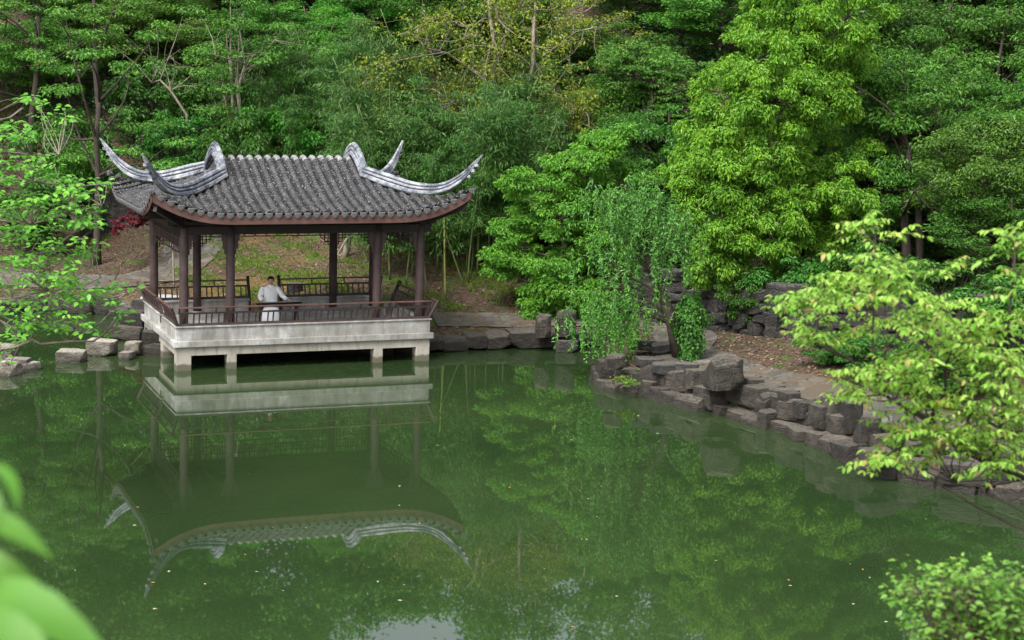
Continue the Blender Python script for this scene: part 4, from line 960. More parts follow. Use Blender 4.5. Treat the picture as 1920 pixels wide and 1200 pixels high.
# ---- hero trees
def place(o, x, y, z=None, rz_=0):
    o.location = (x, y, hz(x, y)-.08 if z is None else z); o.rotation_euler = (0, 0, rz_); return o
# camphor
def camphor():
    rg = np.random.RandomState(77); Yc = 47.5; root = empty('camphor_tree'); bx, by = at(1470, 560, 49.5)[:2]; bz = hz(bx, by); root.location = (bx, by, bz-.1)
    BL = [(1500,-20,90),(1590,30,80),(1450,40,70),(1420,110,80),(1520,100,90),(1590,110,60),(1370,180,75),(1450,190,90),(1540,180,70),(1345,250,70),(1420,270,90),(1500,270,70),(1320,330,75),(1400,350,85),(1470,340,70),(1350,400,60),(1430,420,75),(1500,400,60),(1360,460,60),(1430,490,55),(1500,470,50),(1395,530,45),(1310,270,40),(1545,400,50),(1590,350,55),(1620,300,40),(1560,470,35),(1480,540,28),(1290,340,35),(1335,500,36),(1385,560,34),(1440,545,40),(1490,575,30),(1525,535,42),(1560,545,30),(1560,410,45),(1350,300,60)]
    P = []; Rr = []; wood = MB(); T = [np.array([0, 0, 0.])]; top = at(1530, -20, 48.5)-np.array([bx, by, bz-.1])
    TT = np.array([(top*t**1.15)*np.array([1, 1, 0])+np.array([.25*math.sin(t*5), 0, top[2]*t]) for t in np.linspace(0, 1, 10)]); wood.tube(TT, list(np.linspace(.26, .05, 10)), 10)
    for x, y, r in BL:
        R_ = r/3281*Yc; c = at(x, y, Yc+rg.uniform(-.4, 1.4))-np.array([bx, by, bz-.1])
        i = np.argmin(np.abs(TT[:, 2]-(c[2]-.9))); cv = curve(TT[i], c, 7, rg, .2, .3); wood.tube(cv, list(np.linspace(.07, .02, 7)), 5)
        n = int(16*(R_/.9)**2)+5
        for _ in range(n):
            d = unit(rg.normal(size=3)); d[1] = -abs(d[1]) if rg.rand() < .75 else d[1]; p = c+d*R_*rg.uniform(.75, 1.08)*np.array([1, .9, .95]); P.append(p); Rr.append(rg.uniform(.18, .36))
            if rg.rand() < .3: wood.tube(curve(c, p, 4, rg, .2, 0), [.018, .012, .008, .005], 4, False)
    P = np.array(P); Rr = np.array(Rr); n = 140000
    C, Nn, Dd = pads_to_leaves(rg, P, Rr, n, .75, up=.8, out=.8, jit=.7, droopdir=-.5)
    L = rg.uniform(.7, 1.3, n)*.12
    wood.build('trunk', M['barkd'], root, smooth=True); link(bpy.data.objects.new('crown', leaves_mesh('crown', C, Nn, Dd, L, L*.42, M['camphor'], .2)), root)
    tag(root, 'tall dense yellow green camphor tree with billowing crown, brightest on the slope', 'tree')
camphor()
def blob_tree(name, seed, base, trunk_top, blobs, Yd, mat, bark, nleaf, ll, label, tr=.12, flat=.35, dens=12, sub=(.18, .36), cat='tree', out=.5, up=1., wdr=.5, hang=0, hang_mat=None, jit=.5, droopdir=-.25, hangcol=None):
    rg = np.random.RandomState(seed); bx, by = base[0], base[1]; bz = base[2] if len(base) > 2 else hz(bx, by)-.1; O = np.array([bx, by, bz]); root = empty(name, tuple(O))
    wood = MB(); top = np.array(trunk_top)-O; ph = rg.uniform(0, 6, 2)
    TT = np.array([np.array([top[0]*t**1.2+.05*top[2]*math.sin(t*4+ph[0])*t*(1-t)*3, top[1]*t**1.2, top[2]*t]) for t in np.linspace(0, 1, 10)]); wood.tube(TT, list(np.linspace(tr, tr*.25, 10)), 8)
    P = []; Rr = []
    for x, y, r in blobs:
        R_ = r/3281*Yd; c = at(x, y, Yd+rg.uniform(-.5, .8))-O
        i = int(np.clip(np.searchsorted(TT[:, 2], c[2]-np.hypot(*(c[:2]-TT[-1][:2]))*.5), 1, 9)); cv = curve(TT[i], c, 7, rg, .25, .3); wood.tube(cv, list(np.linspace(tr*.4, .015, 7)), 5)
        n = max(4, int(dens*(R_/.8)**2))
        for _ in range(n):
            d = unit(rg.normal(size=3)); p = c+d*R_*rg.uniform(.4, 1.05)*np.array([1, 1, .8]); P.append(p); Rr.append(rg.uniform(*sub))
            wood.tube(curve(cv[4], p, 4, rg, .2, 0), [.014, .01, .007, .004], 4, False)
    P = np.array(P); Rr = np.array(Rr); C, Nn, Dd = pads_to_leaves(rg, P, Rr, nleaf, flat, up=up, out=out, jit=jit, droopdir=droopdir); L = rg.uniform(.7, 1.3, nleaf)*ll
    wood.build('trunk', M[bark], root, smooth=True)
    link(bpy.data.objects.new('crown', leaves_mesh('crown', C, Nn, Dd, L, L*wdr, M[mat], .22)), root)
    tag(root, label, cat); return root, P, O
# far shore maple
tb = gz(1010, 600, .9)
blob_tree('maple_tree', 21, (1.4, 50.6), at(1050, 330, 50.8), [(935,490,45),(985,500,55),(1040,510,60),(1090,560,50),(1020,560,45),(960,440,40),(1000,390,55),(1060,400,60),(1110,360,60),(1050,330,50),(1120,430,55),(1160,480,45),(1090,300,45),(1140,260,45),(1180,330,45),(1085,600,35),(970,340,30),(1040,620,28),(1110,640,22)], 50, 'maple', 'barkp', 62000, .11, 'bright green maple leaning over the far shore between pavilion and willow', dens=20, tr=.11, sub=(.18, .42), flat=.5, jit=.8, droopdir=-.45, out=.6)
# dark background layered pads behind right
blob_tree('broadleaf_tree', 23, (4.5, 55.5), at(1220, 150, 56), [(1180,130,60),(1240,160,60),(1290,200,55),(1210,220,60),(1260,260,55),(1190,290,50),(1330,140,40),(1300,290,45)], 56, 'green2', 'barkd', 30000, .12, 'tall layered tree between the willow and the camphor', dens=16, tr=.14, flat=.2)
# willow with hanging strands
def willow():
    rg = np.random.RandomState(31); b0 = gz(1275, 668, .62); O = np.array([b0[0], b0[1], .45]); root = empty('willow_tree', tuple(O)); wood = MB()
    Y0 = b0[1]
    tr_ = [at(1275, 668, Y0), at(1262, 610, Y0), at(1245, 560, Y0), at(1225, 520, Y0+.1), at(1210, 470, Y0+.2), at(1195, 420, Y0+.3), at(1185, 360, Y0+.3)]
    wood.tube([p-O for p in tr_], [.20, .17, .13, .11, .09, .06, .03], 9)
    tops = [(1180,350),(1150,375),(1215,380),(1245,400),(1270,420),(1200,420),(1160,430),(1130,470),(1240,450),(1280,470),(1190,480),(1225,510),(1160,520),(1110,545),(1145,560),(1090,580),(1130,590),(1165,600),(1120,610),(1190,370),(1160,350)]
    C = []; Nn = []; Dd = []; C2 = []; D2 = []; N2 = []
    for x, y in tops:
        c = at(x, y, Y0+rg.uniform(-.9, .9))-O; i = int(np.clip(np.searchsorted([-q[1] for q in [(0, 668), (0, 610), (0, 560), (0, 520), (0, 470), (0, 420), (0, 360)]], -y)-1, 1, 6))
        cv = curve(tr_[i]-O, c, 6, rg, .2, -.35); wood.tube(cv, list(np.linspace(.035, .012, 6)), 5)
        for k in range(23 if y < 450 else 16 if y < 500 else 8):
            s0 = c+rg.normal(size=3)*np.array([.38, .4, .2]); Ls = rg.uniform(.3, 1.15)**1.3 if y < 540 else rg.uniform(.4, 1.0)
            dr = unit(np.array([rg.normal()*.5, rg.normal()*.5, .1])); n = int(Ls/.028)
            t = np.linspace(0, 1, n)[:, None]; pth = s0+dr*(.30*np.sqrt(t))*Ls*.6+np.array([0, 0, -1.])*(t**1.5)*Ls
            m = pth[:, 2] > .3; pth = pth[m]
            if len(pth) < 4: continue
            wood.tube(pth[::max(1, len(pth)//4)], .005, 3, False)
            for p in pth:
                C.append(p); Dd.append(rg.normal(size=3)*.6+np.array([0, 0, -.8])); Nn.append(rg.normal(size=3)+np.array([0, -.3, .6]))
    # trailing lighter creeper strands
    for k in range(75):
        x = rg.choice([1150, 1175, 1195, 1165, 1140, 1230, 1105])+rg.normal()*14; y0 = rg.uniform(545, 600); y1 = rg.uniform(630, 690) if x < 1205 else rg.uniform(600, 640)
        a = at(x, y0, Y0+rg.uniform(-.8, .4))-O; b = at(x+rg.normal()*5, y1, Y0-.4)-O; b[0:2] = a[0:2]+rg.normal(size=2)*.08; n = int((a[2]-b[2])/.03)
        for t in np.linspace(0, 1, max(n, 3)):
            p = a+(b-a)*t+rg.normal(size=3)*.03; C2.append(p); D2.append(rg.normal(size=3)*.8+np.array([0, 0, -.6])); N2.append(rg.normal(size=3)+np.array([0, -.5, .6]))
    wood.build('trunk', M['barkd'], root, smooth=True); L = rg.uniform(.7, 1.3, len(C))*.12
    link(bpy.data.objects.new('crown', leaves_mesh('crown', np.array(C), np.array(Nn), np.array(Dd), L, L*.34, M['blue'], .15)), root)
    o = link(bpy.data.objects.new('hanging_strands', leaves_mesh('hanging_strands', np.array(C2), np.array(N2), np.array(D2), .08, .045, M['hang'], .2)), root); o['label'] = 'lighter green strands trailing to the stones'
    tag(root, 'weeping willow with bluish drooping foliage over the bank stones', 'tree')
    # ivy stump
    q = gz(1278, 670, .6); rt_ = empty('ivy_stump', (q[0]+.12, q[1]-.35, .5)); s = MB(); s.tube([(0, 0, 0), (.03, 0, .5), (-.02, 0, 1.0), (0, .02, 1.3)], [.16, .14, .11, .05], 8); s.build('stem', M['barkd'], rt_, smooth=True)
    n = 4600; zz = rg.uniform(0, 1.45, n); a = rg.uniform(0, 6.28, n); r_ = np.interp(zz, [0, .5, 1.0, 1.45], [.16, .24, .36, .16])*rg.uniform(.45, 1.25, n)*(1+.5*np.sin(a*2+zz*4)*np.sin(zz*5+a))+(zz > 1.0)*0
    keep_ = rg.rand(n) < .62; zz = zz[keep_]; a = a[keep_]; r_ = r_[keep_]; n = len(zz); zz = zz*1.15+.12*np.sin(a*2)
    Cc = np.stack([r_*np.cos(a)*1.1, r_*np.sin(a)*.8, zz], 1); Nn_ = np.stack([np.cos(a), np.sin(a), .6+0*a], 1)+rg.normal(size=(n, 3))*.3; D_l = rg.normal(size=(n, 3))*.5+np.array([0, 0, -.8])
    link(bpy.data.objects.new('ivy_leaves', leaves_mesh('ivy_leaves', Cc, Nn_, D_l, .09, .07, M['deep'], .15)), rt_); tag(rt_, 'dark ivy covered stump at the foot of the willow', 'stump')
willow()
# big bare-branched tree in the middle
def bare_tree():
    rg = np.random.RandomState(41); Yb = 58.; b = at(985, 430, Yb); O = np.array([b[0], b[1], hz(b[0], b[1])-.1]); root = empty('deciduous_tree', tuple(O)); w_ = MB()
    def pp(x, y, dy=0): return at(x, y, Yb+dy)-O
    w_.tube([np.array([0, 0, 0]), pp(975, 400), pp(968, 330), pp(962, 270), pp(950, 240)], [.36, .30, .25, .2, .17], 10)
    lines = [([(950,245),(945,200),(925,160),(930,100),(920,40),(915,-10)], .14), ([(955,245),(985,190),(1000,120),(1000,60),(1005,-10)], .12), ([(930,120),(950,70),(965,30),(985,-10)], .07), ([(950,70),(935,40),(925,-5)], .06),
      ([(960,250),(1000,230),(1060,250),(1090,230)], .06), ([(955,250),(900,225),(850,235),(800,230),(740,225)], .06), ([(945,210),(890,180),(850,190),(820,210)], .05), ([(985,190),(1030,170),(1065,185),(1080,220),(1060,245)], .05),
      ([(950,240),(930,265),(900,270)], .04), ([(925,160),(880,130),(840,100),(800,90),(770,60)], .05), ([(965,270),(985,255),(1020,260)], .04), ([(1000,120),(1040,90),(1080,60),(1120,50)], .05), ([(930,100),(900,70),(860,40),(800,45)], .05), ([(900,225),(860,200),(815,170),(790,165)], .04)]
    P = []
    for pts, r in lines:
        Q = np.array([pp(x, y, rg.uniform(-1, 1)*(i > 0)) for i, (x, y) in enumerate(pts)]); w_.tube(Q, list(np.linspace(r, r*.3, len(Q))), 6)
        for a, b_ in zip(Q[1:], Q[2:]):
            for _ in range(3):
                s = a+(b_-a)*rg.rand(); e = s+rg.normal(size=3)*np.array([1.0, .8, .6]); w_.tube(curve(s, e, 5, rg, .4, 0), [.03, .022, .016, .01, .006], 4, False); P += [e, (s+e)/2]
                for _ in range(3):
                    e2 = e+rg.normal(size=3)*.5; w_.tube(curve(e, e2, 3, rg, .3, 0), [.01, .007, .004], 3, False); P.append(e2)
    for x, y in [(740,160),(760,190),(720,200),(760,130),(830,190),(880,200),(1010,210),(1060,220),(1090,210),(920,220),(850,160),(1060,170),(1110,205)]:
        for _ in range(10): P.append(pp(x+rg.normal()*18, y+rg.normal()*14, rg.uniform(-1, 1)))
    n = 13000; P = np.array(P); C, Nn, Dd = pads_to_leaves(rg, P, rg.uniform(.25, .5, len(P)), n, .6, up=.8, out=.6)
    w_.build('trunk', M['barkp'], root, smooth=True); L = rg.uniform(.7, 1.3, n)*.12; link(bpy.data.objects.new('crown', leaves_mesh('crown', C, Nn, Dd, L, L*.55, M['olive'], .2)), root)
    tag(root, 'big tree with forked bare grey limbs and sparse olive yellow new leaves', 'tree')
bare_tree()
# visible thin trunks on the left slope and bare saplings
def bare_stem(name, pts, r, Y, label, bark='bark', twigs=6, cat='tree', seed=0, leaf=None, spread=.5):
    rg = np.random.RandomState(seed+50); b = at(pts[0][0], pts[0][1], Y); O = np.array([b[0], b[1], hz(b[0], b[1])-.15]); root = empty(name, tuple(O)); w_ = MB()
    Q = [np.array([0, 0, 0.])]+[at(x, y, Y)-O for x, y in pts]; 
    if Q[1][2] < .2: Q.pop(0); Q[0][2] = -.1
    w_.tube(Q, list(np.linspace(r, r*.45, len(Q))), 7); P = []
    for _ in range(twigs):
        i = rg.randint(max(1, len(Q)//2), len(Q)); s = Q[i]; e = s+rg.normal(size=3)*spread+np.array([0, 0, spread*1.2]); c = curve(s, e, 5, rg, .3, 0); w_.tube(c, list(np.linspace(r*.35, .006, 5)), 5, False); P.append(e)
        for _ in range(2): e2 = c[3]+rg.normal(size=3)*spread*.6; w_.tube(curve(c[3], e2, 4, rg, .3, 0), [r*.2, r*.15, .006, .004], 4, False); P.append(e2)
    w_.build('trunk', M[bark], root, smooth=True)
    if leaf:
        n = leaf[1]; C, Nn, Dd = pads_to_leaves(rg, np.array(P), rg.uniform(.35, .6, len(P)), n, .35); link(bpy.data.objects.new('crown', leaves_mesh('crown', C, Nn, Dd, .13, .07, M[leaf[0]], .2)), root)
    tag(root, label, cat)
bare_stem('tree', [(182,462),(183,400),(184,330),(180,260),(186,190)], .15, 57, 'dark straight trunk standing on the litter left of the pavilion', 'barkd', 8, seed=1, leaf=('mid', 4000), spread=1.2)
bare_stem('tree', [(438,292),(437,240),(436,170),(432,110)], .10, 62, 'slender twin stemmed trunk behind the left gable, left stem', 'barkp', 7, seed=2, leaf=('mid', 3000), spread=1.)
bare_stem('tree', [(455,292),(452,220),(445,170),(460,120)], .10, 61.5, 'slender twin stemmed trunk behind the left gable, right stem', 'barkp', 7, seed=3, leaf=('mid', 3000), spread=1.)
bare_stem('tree', [(60,215),(68,150),(70,90),(72,30)], .16, 66, 'dark trunk on the bare orange slope at the upper left', 'barkd', 6, seed=4, leaf=('mid', 3000), spread=1.2)
bare_stem('tree', [(185,200),(178,120),(180,60),(175,-10)], .14, 64, 'dark trunk above the left roof tip', 'barkd', 6, seed=5, leaf=('mid', 3500), spread=1.2)
bare_stem('tree', [(640,498),(650,470),(655,440),(650,410)], .14, 56, 'short forked trunk seen between the back columns', 'barkp', 4, seed=6)
bare_stem('sapling', [(326,522),(325,500),(324,470)], .045, 53.2, 'bare young sapling beside the white boulder', 'barkp', 7, cat='sapling', seed=7, spread=.32)
bare_stem('tree', [(1700,470),(1695,400),(1700,340),(1705,280)], .16, 48, 'left of the twin trunks in the right hollow', 'barkd', 4, seed=8, spread=1.)
bare_stem('tree', [(1725,470),(1722,400),(1718,340),(1725,280)], .13, 48.2, 'right of the twin trunks in the right hollow', 'barkd', 4, seed=9, spread=1.)
bare_stem('tree', [(350,215),(320,170),(300,150),(285,155)], .06, 64, 'pale gnarled branching tree above the left gable', 'barkp', 10, seed=10, spread=.9)
# red maple by the block wall
blob_tree('red_maple_shrub', 61, (W(-3.2, 10.8)[0], W(-3.2, 10.8)[1]), at(255, 412, 55.8), [(252,408,26),(232,416,20),(272,402,20),(218,426,14),(262,396,16)], 55.8, 'red', 'barkd', 6500, .09, 'small maroon leaved maple shrub under the left eave', tr=.03, dens=40, sub=(.08, .16), flat=.25, cat='shrub')

# ---- bamboo
def make_bamboo(seed, h, lean, mat='culm', nl=900, leafz=.35):
    rg = np.random.RandomState(seed); root = empty('bamboo'); w_ = MB(); n = 14; a = rg.uniform(0, 6.28)
    Q = np.array([(math.cos(a)*lean*(i/n)**1.8, math.sin(a)*lean*(i/n)**1.8, h*i/n) for i in range(n+1)]); w_.tube(Q, list(np.linspace(.034, .010, n+1)), 6)
    P = []
    for _ in range(34):
        t = rg.uniform(leafz, 1); i = min(n-1, int(t*n)); s = Q[i]; e = s+np.array([rg.normal()*.45, rg.normal()*.45, rg.uniform(-.15, .3)]); w_.tube([s, (s+e)/2+np.array([0, 0, .06]), e], [.007, .005, .003], 3, False); P += [e, (s+e)/2]
    w_.build('culm', M[mat], root, smooth=True); P = np.array(P); C, Nn, Dd = pads_to_leaves(rg, P, .26, nl, .8, up=.6, out=.4, jit=.8, droopdir=-.9); L = rg.uniform(.7, 1.3, nl)*.19
    link(bpy.data.objects.new('foliage', leaves_mesh('foliage', C, Nn, Dd, L, L*.16, M['bamboo'], .1)), root); return root
BB = [make_bamboo(s, 6.2, 1.3, nl=2600, leafz=.25) for s in (1, 2, 3, 4)]; rb_ = random.Random(9)
nb_ = 0
for i in range(96):
    x = rb_.uniform(700, 1010); Y = rb_.uniform(52.5, 60); 
    if i >= 62: x = rb_.uniform(430, 720); Y = rb_.uniform(60, 66)
    X = at(x, 500, Y)[0]; o = BB[i % 4] if i < 4 else copy_tree(BB[i % 4]); o.location = (X, Y, hz(X, Y)-.05); s = rb_.uniform(.7, 1.08)*(.8 if i >= 62 else .95); o.scale = (s*1.1, s*1.1, s); o.rotation_euler = (0, 0, rb_.uniform(0, 6.28))
    if i < 62: tag(o, 'leafy green bamboo stalk in the dark thicket right of the pavilion', 'bamboo', 'bamboo thicket right of the pavilion')
    else: tag(o, 'feathery bamboo stalk on the slope behind the pavilion roof', 'bamboo', 'bamboo behind the pavilion')
for k, (x0, y0, x1, y1, Y, m_, l) in enumerate(((835,545,833,440,51.5,'culmy','upright yellow bamboo culm just right of the last column'), (950,470,925,330,54,'culmy','thick green bamboo culm leaning left beside the bare trunk'), (800,545,790,440,52,'culm','thin culm behind the right front column'), (870,540,840,450,52.5,'culm','culm leaning left right of the yellow one'), (690,530,672,440,55,'culm','thin leaning culm seen between the right back columns'))):
    a = at(x0, y0, Y); O = (a[0], a[1], hz(a[0], a[1])-.05); b_ = at(x1, y1, Y)-np.array(O); root = empty('bamboo', O); w_ = MB(); f = 2.2
    Q = np.array([np.array([0, 0, 0])*(1-t)+b_*t*f*(.6 if k == 0 else .75) for t in np.linspace(0, 1, 12)]); w_.tube(Q, list(np.linspace(.04 if k < 2 else .025, .012, 12)), 6); w_.build('culm', M[m_], root, smooth=True)
    rg = np.random.RandomState(k+90); P = Q[8:].repeat(4, 0)+rg.normal(size=(len(Q[8:])*4, 3))*.35; C, Nn, Dd = pads_to_leaves(rg, P, .26, 500, .8, up=.6, out=.4, jit=.8, droopdir=-.9)
    link(bpy.data.objects.new('foliage', leaves_mesh('foliage', C, Nn, Dd, .18, .03, M['bamboo'], .1)), root); tag(root, l, 'bamboo')

# ---- ground cover (uncountable)
rg = np.random.RandomState(5)
def scatter(name, n, region, fn, mat, label, cat):
    X = rg.uniform(region[0], region[1], n); Y = rg.uniform(region[2], region[3], n); s = sdf(X, Y); keep = fn(X, Y, s); X, Y = X[keep], Y[keep]; return X, Y
def nz2(X, Y, f, p=0): return .5+.25*(np.sin(X*f+p)*np.cos(Y*f*.9+p*2)+np.sin(X*f*2.3+Y*f*1.7+p*3))
X, Y = scatter('', 60000, (-22, 24, 40, 66), lambda X, Y, s: (s > .5), None, '', '')
X = X[::1]; Z = ht(X, Y)+.02; n = len(X)
o = link(bpy.data.objects.new('leaf_litter', leaves_mesh('leaf_litter', np.stack([X, Y, Z], 1), np.stack([rg.normal(size=n)*.35, rg.normal(size=n)*.35, np.ones(n)], 1), rg.normal(size=(n, 3)), rg.uniform(.06, .13, n), rg.uniform(.03, .07, n), M['litter'], .1, .05))); tag(o, 'dry fallen leaves covering the slope', 'leaf litter', kind='stuff')
X, Y = scatter('', 120000, (-11, 1, 48.5, 62), lambda X, Y, s: (s > 2.6) & (nz2(X, Y, 1.1, 2)+.5*nz2(X+3, Y, 3.1, 1)+.3*np.sin(X*9.1+Y*4)*np.sin(Y*7.7-X*3) > .88), None, '', '')
n = len(X); Z = ht(X, Y)-.01
o = link(bpy.data.objects.new('grass_tufts', leaves_mesh('grass_tufts', np.stack([X, Y, Z], 1), np.stack([rg.normal(size=n), rg.normal(size=n), .3*np.ones(n)], 1), np.stack([rg.normal(size=n)*.35, rg.normal(size=n)*.35, np.ones(n)], 1), rg.uniform(.05, .17, n), .022, M['grass'], 0, .1))); tag(o, 'green grass tufts on the slope behind the pavilion', 'grass', kind='stuff')
X, Y = scatter('', 60000, (-40, 38, 56, 92), lambda X, Y, s: (s > 10) & (nz2(X, Y, .6, 1) > .27) & (np.abs(X) < Y*.34+3) & ~((X < -14) & (X > -19) & (Y < 66)), None, '', '')
k = 6; X = X.repeat(k)+rg.normal(size=len(X)*k)*.3; Y = Y.repeat(k)+rg.normal(size=len(Y)*k)*.3; n = len(X); Z = ht(X, Y)+rg.uniform(.05, 1.5, n)*(.35+nz2(X, Y, 1.3, 5))
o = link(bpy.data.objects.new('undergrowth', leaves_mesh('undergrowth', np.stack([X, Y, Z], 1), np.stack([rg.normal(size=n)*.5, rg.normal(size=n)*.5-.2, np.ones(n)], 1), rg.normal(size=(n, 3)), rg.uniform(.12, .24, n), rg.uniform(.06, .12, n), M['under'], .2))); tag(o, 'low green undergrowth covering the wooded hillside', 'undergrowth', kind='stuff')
# plants between the right hand trees (hollow)
X, Y = scatter('', 9000, (3, 30, 36, 60), lambda X, Y, s: (s > 6.8) & (nz2(X, Y, .9, 4) > .45), None, '', '')
X = X.repeat(k)+rg.normal(size=len(X)*k)*.2; Y = Y.repeat(k)+rg.normal(size=len(Y)*k)*.2; n = len(X); Z = ht(X, Y)+rg.uniform(.02, .5, n)
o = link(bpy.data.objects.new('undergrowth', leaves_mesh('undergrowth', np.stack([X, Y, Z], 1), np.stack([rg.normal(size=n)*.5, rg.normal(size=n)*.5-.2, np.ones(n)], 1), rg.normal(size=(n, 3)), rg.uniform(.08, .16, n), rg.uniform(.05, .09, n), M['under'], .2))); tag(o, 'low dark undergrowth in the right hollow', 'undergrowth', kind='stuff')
# a far wood beyond the crest
tc_ = np.stack([rg.uniform(-62, 62, 170), rg.uniform(84, 104, 170)], 1); XX = []
tc_ = np.concatenate([tc_, np.stack([rg.uniform(-36, -10.5, 70), rg.uniform(84, 98, 70)], 1)])
for x_, y_ in tc_:
    hh = (13.6+(2.6 if x_ < -10 else 0)-5.6*math.exp(-((x_*90/y_+6.0)/4.2)**2)-4.6*math.exp(-((x_*90/y_-3)/3.0)**2)-3.4*math.exp(-((x_*90/y_-12)/3)**2))+rg.uniform(-.8, .8); g0 = hz(x_, y_); m = 26
    d = unit(rg.normal(size=(m, 3)))*rg.uniform(.3, 1, (m, 1))**.6; XX.append(np.stack([x_+d[:, 0]*3.2, y_+d[:, 1]*3.2, g0+hh*.62+d[:, 2]*hh*.42], 1))
XX = np.concatenate(XX); k = 80; n = len(XX)*k; off = rg.normal(size=(n, 3))*np.array([.5, .5, .24]); Q = XX.repeat(k, 0)+off; Xr, Yr, Zr = Q.T
o = link(bpy.data.objects.new('distant_wood', leaves_mesh('distant_wood', np.stack([Xr, Yr, Zr], 1), np.stack([rg.normal(size=n)*.5, rg.normal(size=n)*.5-.3, np.ones(n)], 1), rg.normal(size=(n, 3)), rg.uniform(.24, .42, n), rg.uniform(.14, .24, n), M['mid'], .2))); tag(o, 'far wood along the crest of the hill', 'woodland', kind='stuff')

# ---------------------------------------------------------------- near plants
def compound_spray(rg, c, nfr, fl, nl, ll, C, Nn, Dd, L, wood):
    """rosette of drooping pinnate fronds"""
    for f in range(nfr):
        az = 6.283*f/nfr+rg.uniform(-.4, .4); el = rg.uniform(-.1, 1.0); d = np.array([math.cos(az)*math.cos(el), math.sin(az)*math.cos(el), math.sin(el)]); FL = fl*rg.uniform(.7, 1.2)
        t = np.linspace(.12, 1, nl); P = c+d*FL*t[:, None]+np.array([0, 0, -1.])*(t**2*FL*.32)[:, None]; wood.tube([c, P[nl//2], P[-1]], [.004, .003, .002], 3, False)
        s = np.array([-math.sin(az), math.cos(az), 0.])
        for i in range(nl):
            for sg in (-1, 1):
                C.append(P[i]); Dd.append(s*sg*.9+d*.5+np.array([0, 0, -.12])+rg.normal(size=3)*.22); Nn.append(np.array([0, 0, 1.])+s*sg*.25+rg.normal(size=3)*.28); L.append(ll*rg.uniform(.5, 1.3)*(1-.25*abs(t[i]-.55)))
        C.append(P[-1]); Dd.append(d+np.array([0, 0, -.6])); Nn.append(np.array([0, 0, 1.])+rg.normal(size=3)*.2); L.append(ll)
def near_tree():
    rg = np.random.RandomState(71); Yn = 14.0; O = np.array([6.6, 14.6, hz(6.6, 14.6)-.1]); root = empty('lime_green_tree', tuple(O)); w_ = MB()
    def pp(x, y, dy=0.): return at(x, y, Yn+dy)-O
    crotch = pp(2080, 960, .3)
    w_.tube([np.array([0, 0, 0]), np.array([-.1, -.05, 1.0]), crotch], [.12, .10, .07], 9)
    main = [crotch, pp(1990, 915, .2), pp(1920, 888), pp(1860, 868), pp(1800, 838), pp(1745, 790), pp(1700, 765), pp(1665, 745, .2)]
    w_.tube(main, [.07, .06, .050, .042, .036, .028, .020, .014], 8)
    lines = [([(1745,790),(1755,760),(1775,735),(1770,700),(1790,640)], .018), ([(1745,790),(1735,770),(1745,735)], .010), ([(1665,745),(1640,700),(1636,640),(1638,580),(1640,500),(1642,430)], .013), ([(1640,700),(1665,650),(1720,590)], .010), ([(1640,700),(1600,680),(1540,640),(1500,600)], .010), ([(1665,745),(1620,725),(1560,700)], .009),
      ([(2080,960),(1990,1020),(1900,985),(1830,950),(1750,900)], .014), ([(1990,1020),(1920,960),(1850,925),(1790,905)], .010), ([(1860,868),(1880,780),(1885,650),(1900,520),(1905,450)], .016), ([(1800,838),(1830,740),(1850,680)], .014), ([(1700,765),(1700,820),(1680,850)], .008), ([(1860,868),(1890,880),(1930,920)], .008), ([(1830,950),(1840,980),(1815,1000)], .004)]
    nodes = [main[i]+(main[i+1]-main[i])*t_ for i in range(2, 7) for t_ in (0, .33, .66)]
    for pts, r in lines:
        Q = [pp(x, y, rg.uniform(-.25, .25)*(i > 0)) for i, (x, y) in enumerate(pts)]; w_.tube(Q, list(np.linspace(r, r*.45, len(Q))), 6); nodes += [a_+(b_-a_)*t_ for a_, b_ in zip(Q, Q[1:]) for t_ in (.25, .5, .75, 1)]
    S = []
    for (x0, y0, x1, y1, n, dy) in ((1590,395,1690,560,17,0),(1450,560,1560,650,17,.1),(1540,530,1600,620,6,0),(1640,540,1760,620,9,.1),(1690,590,1930,700,40,.0),(1600,600,1660,640,4,0),(1580,690,1680,745,9,-.1),(1680,700,1930,790,34,.2),(1660,790,1930,850,26,.3),(1640,800,1760,870,12,.1),(1850,850,1930,890,5,0),(1870,430,1930,560,9,0),(1740,500,1790,580,4,.2),(1560,740,1620,760,2,0)):
        for _ in range(max(2, int(n*.85))): S.append(pp(rg.uniform(x0, x1), rg.uniform(y0, y1), dy+rg.uniform(-1.0, 1.1)))
    C, Nn, Dd, L = [], [], [], []; nodes = np.array(nodes)
    for s in S:
        j = np.argsort(np.linalg.norm(nodes-s, axis=1)+(nodes[:, 2] > s[2]+.05)*.6)[0]; w_.tube(curve(nodes[j], s, 5, rg, .2, .1), [.008, .007, .006, .005, .004], 4, False)
        compound_spray(rg, s, rg.randint(4, 7), .24, 6, .074, C, Nn, Dd, L, w_)
    w_.build('trunk', M['barkd'], root, smooth=True); L = np.array(L)
    link(bpy.data.objects.new('crown', leaves6_mesh('crown', np.array(C), np.array(Nn), np.array(Dd), L, L*.42, M['near'], .35)), root); tag(root, 'near tree with lime green drooping leaflets reaching over the water from the right', 'tree')
near_tree()
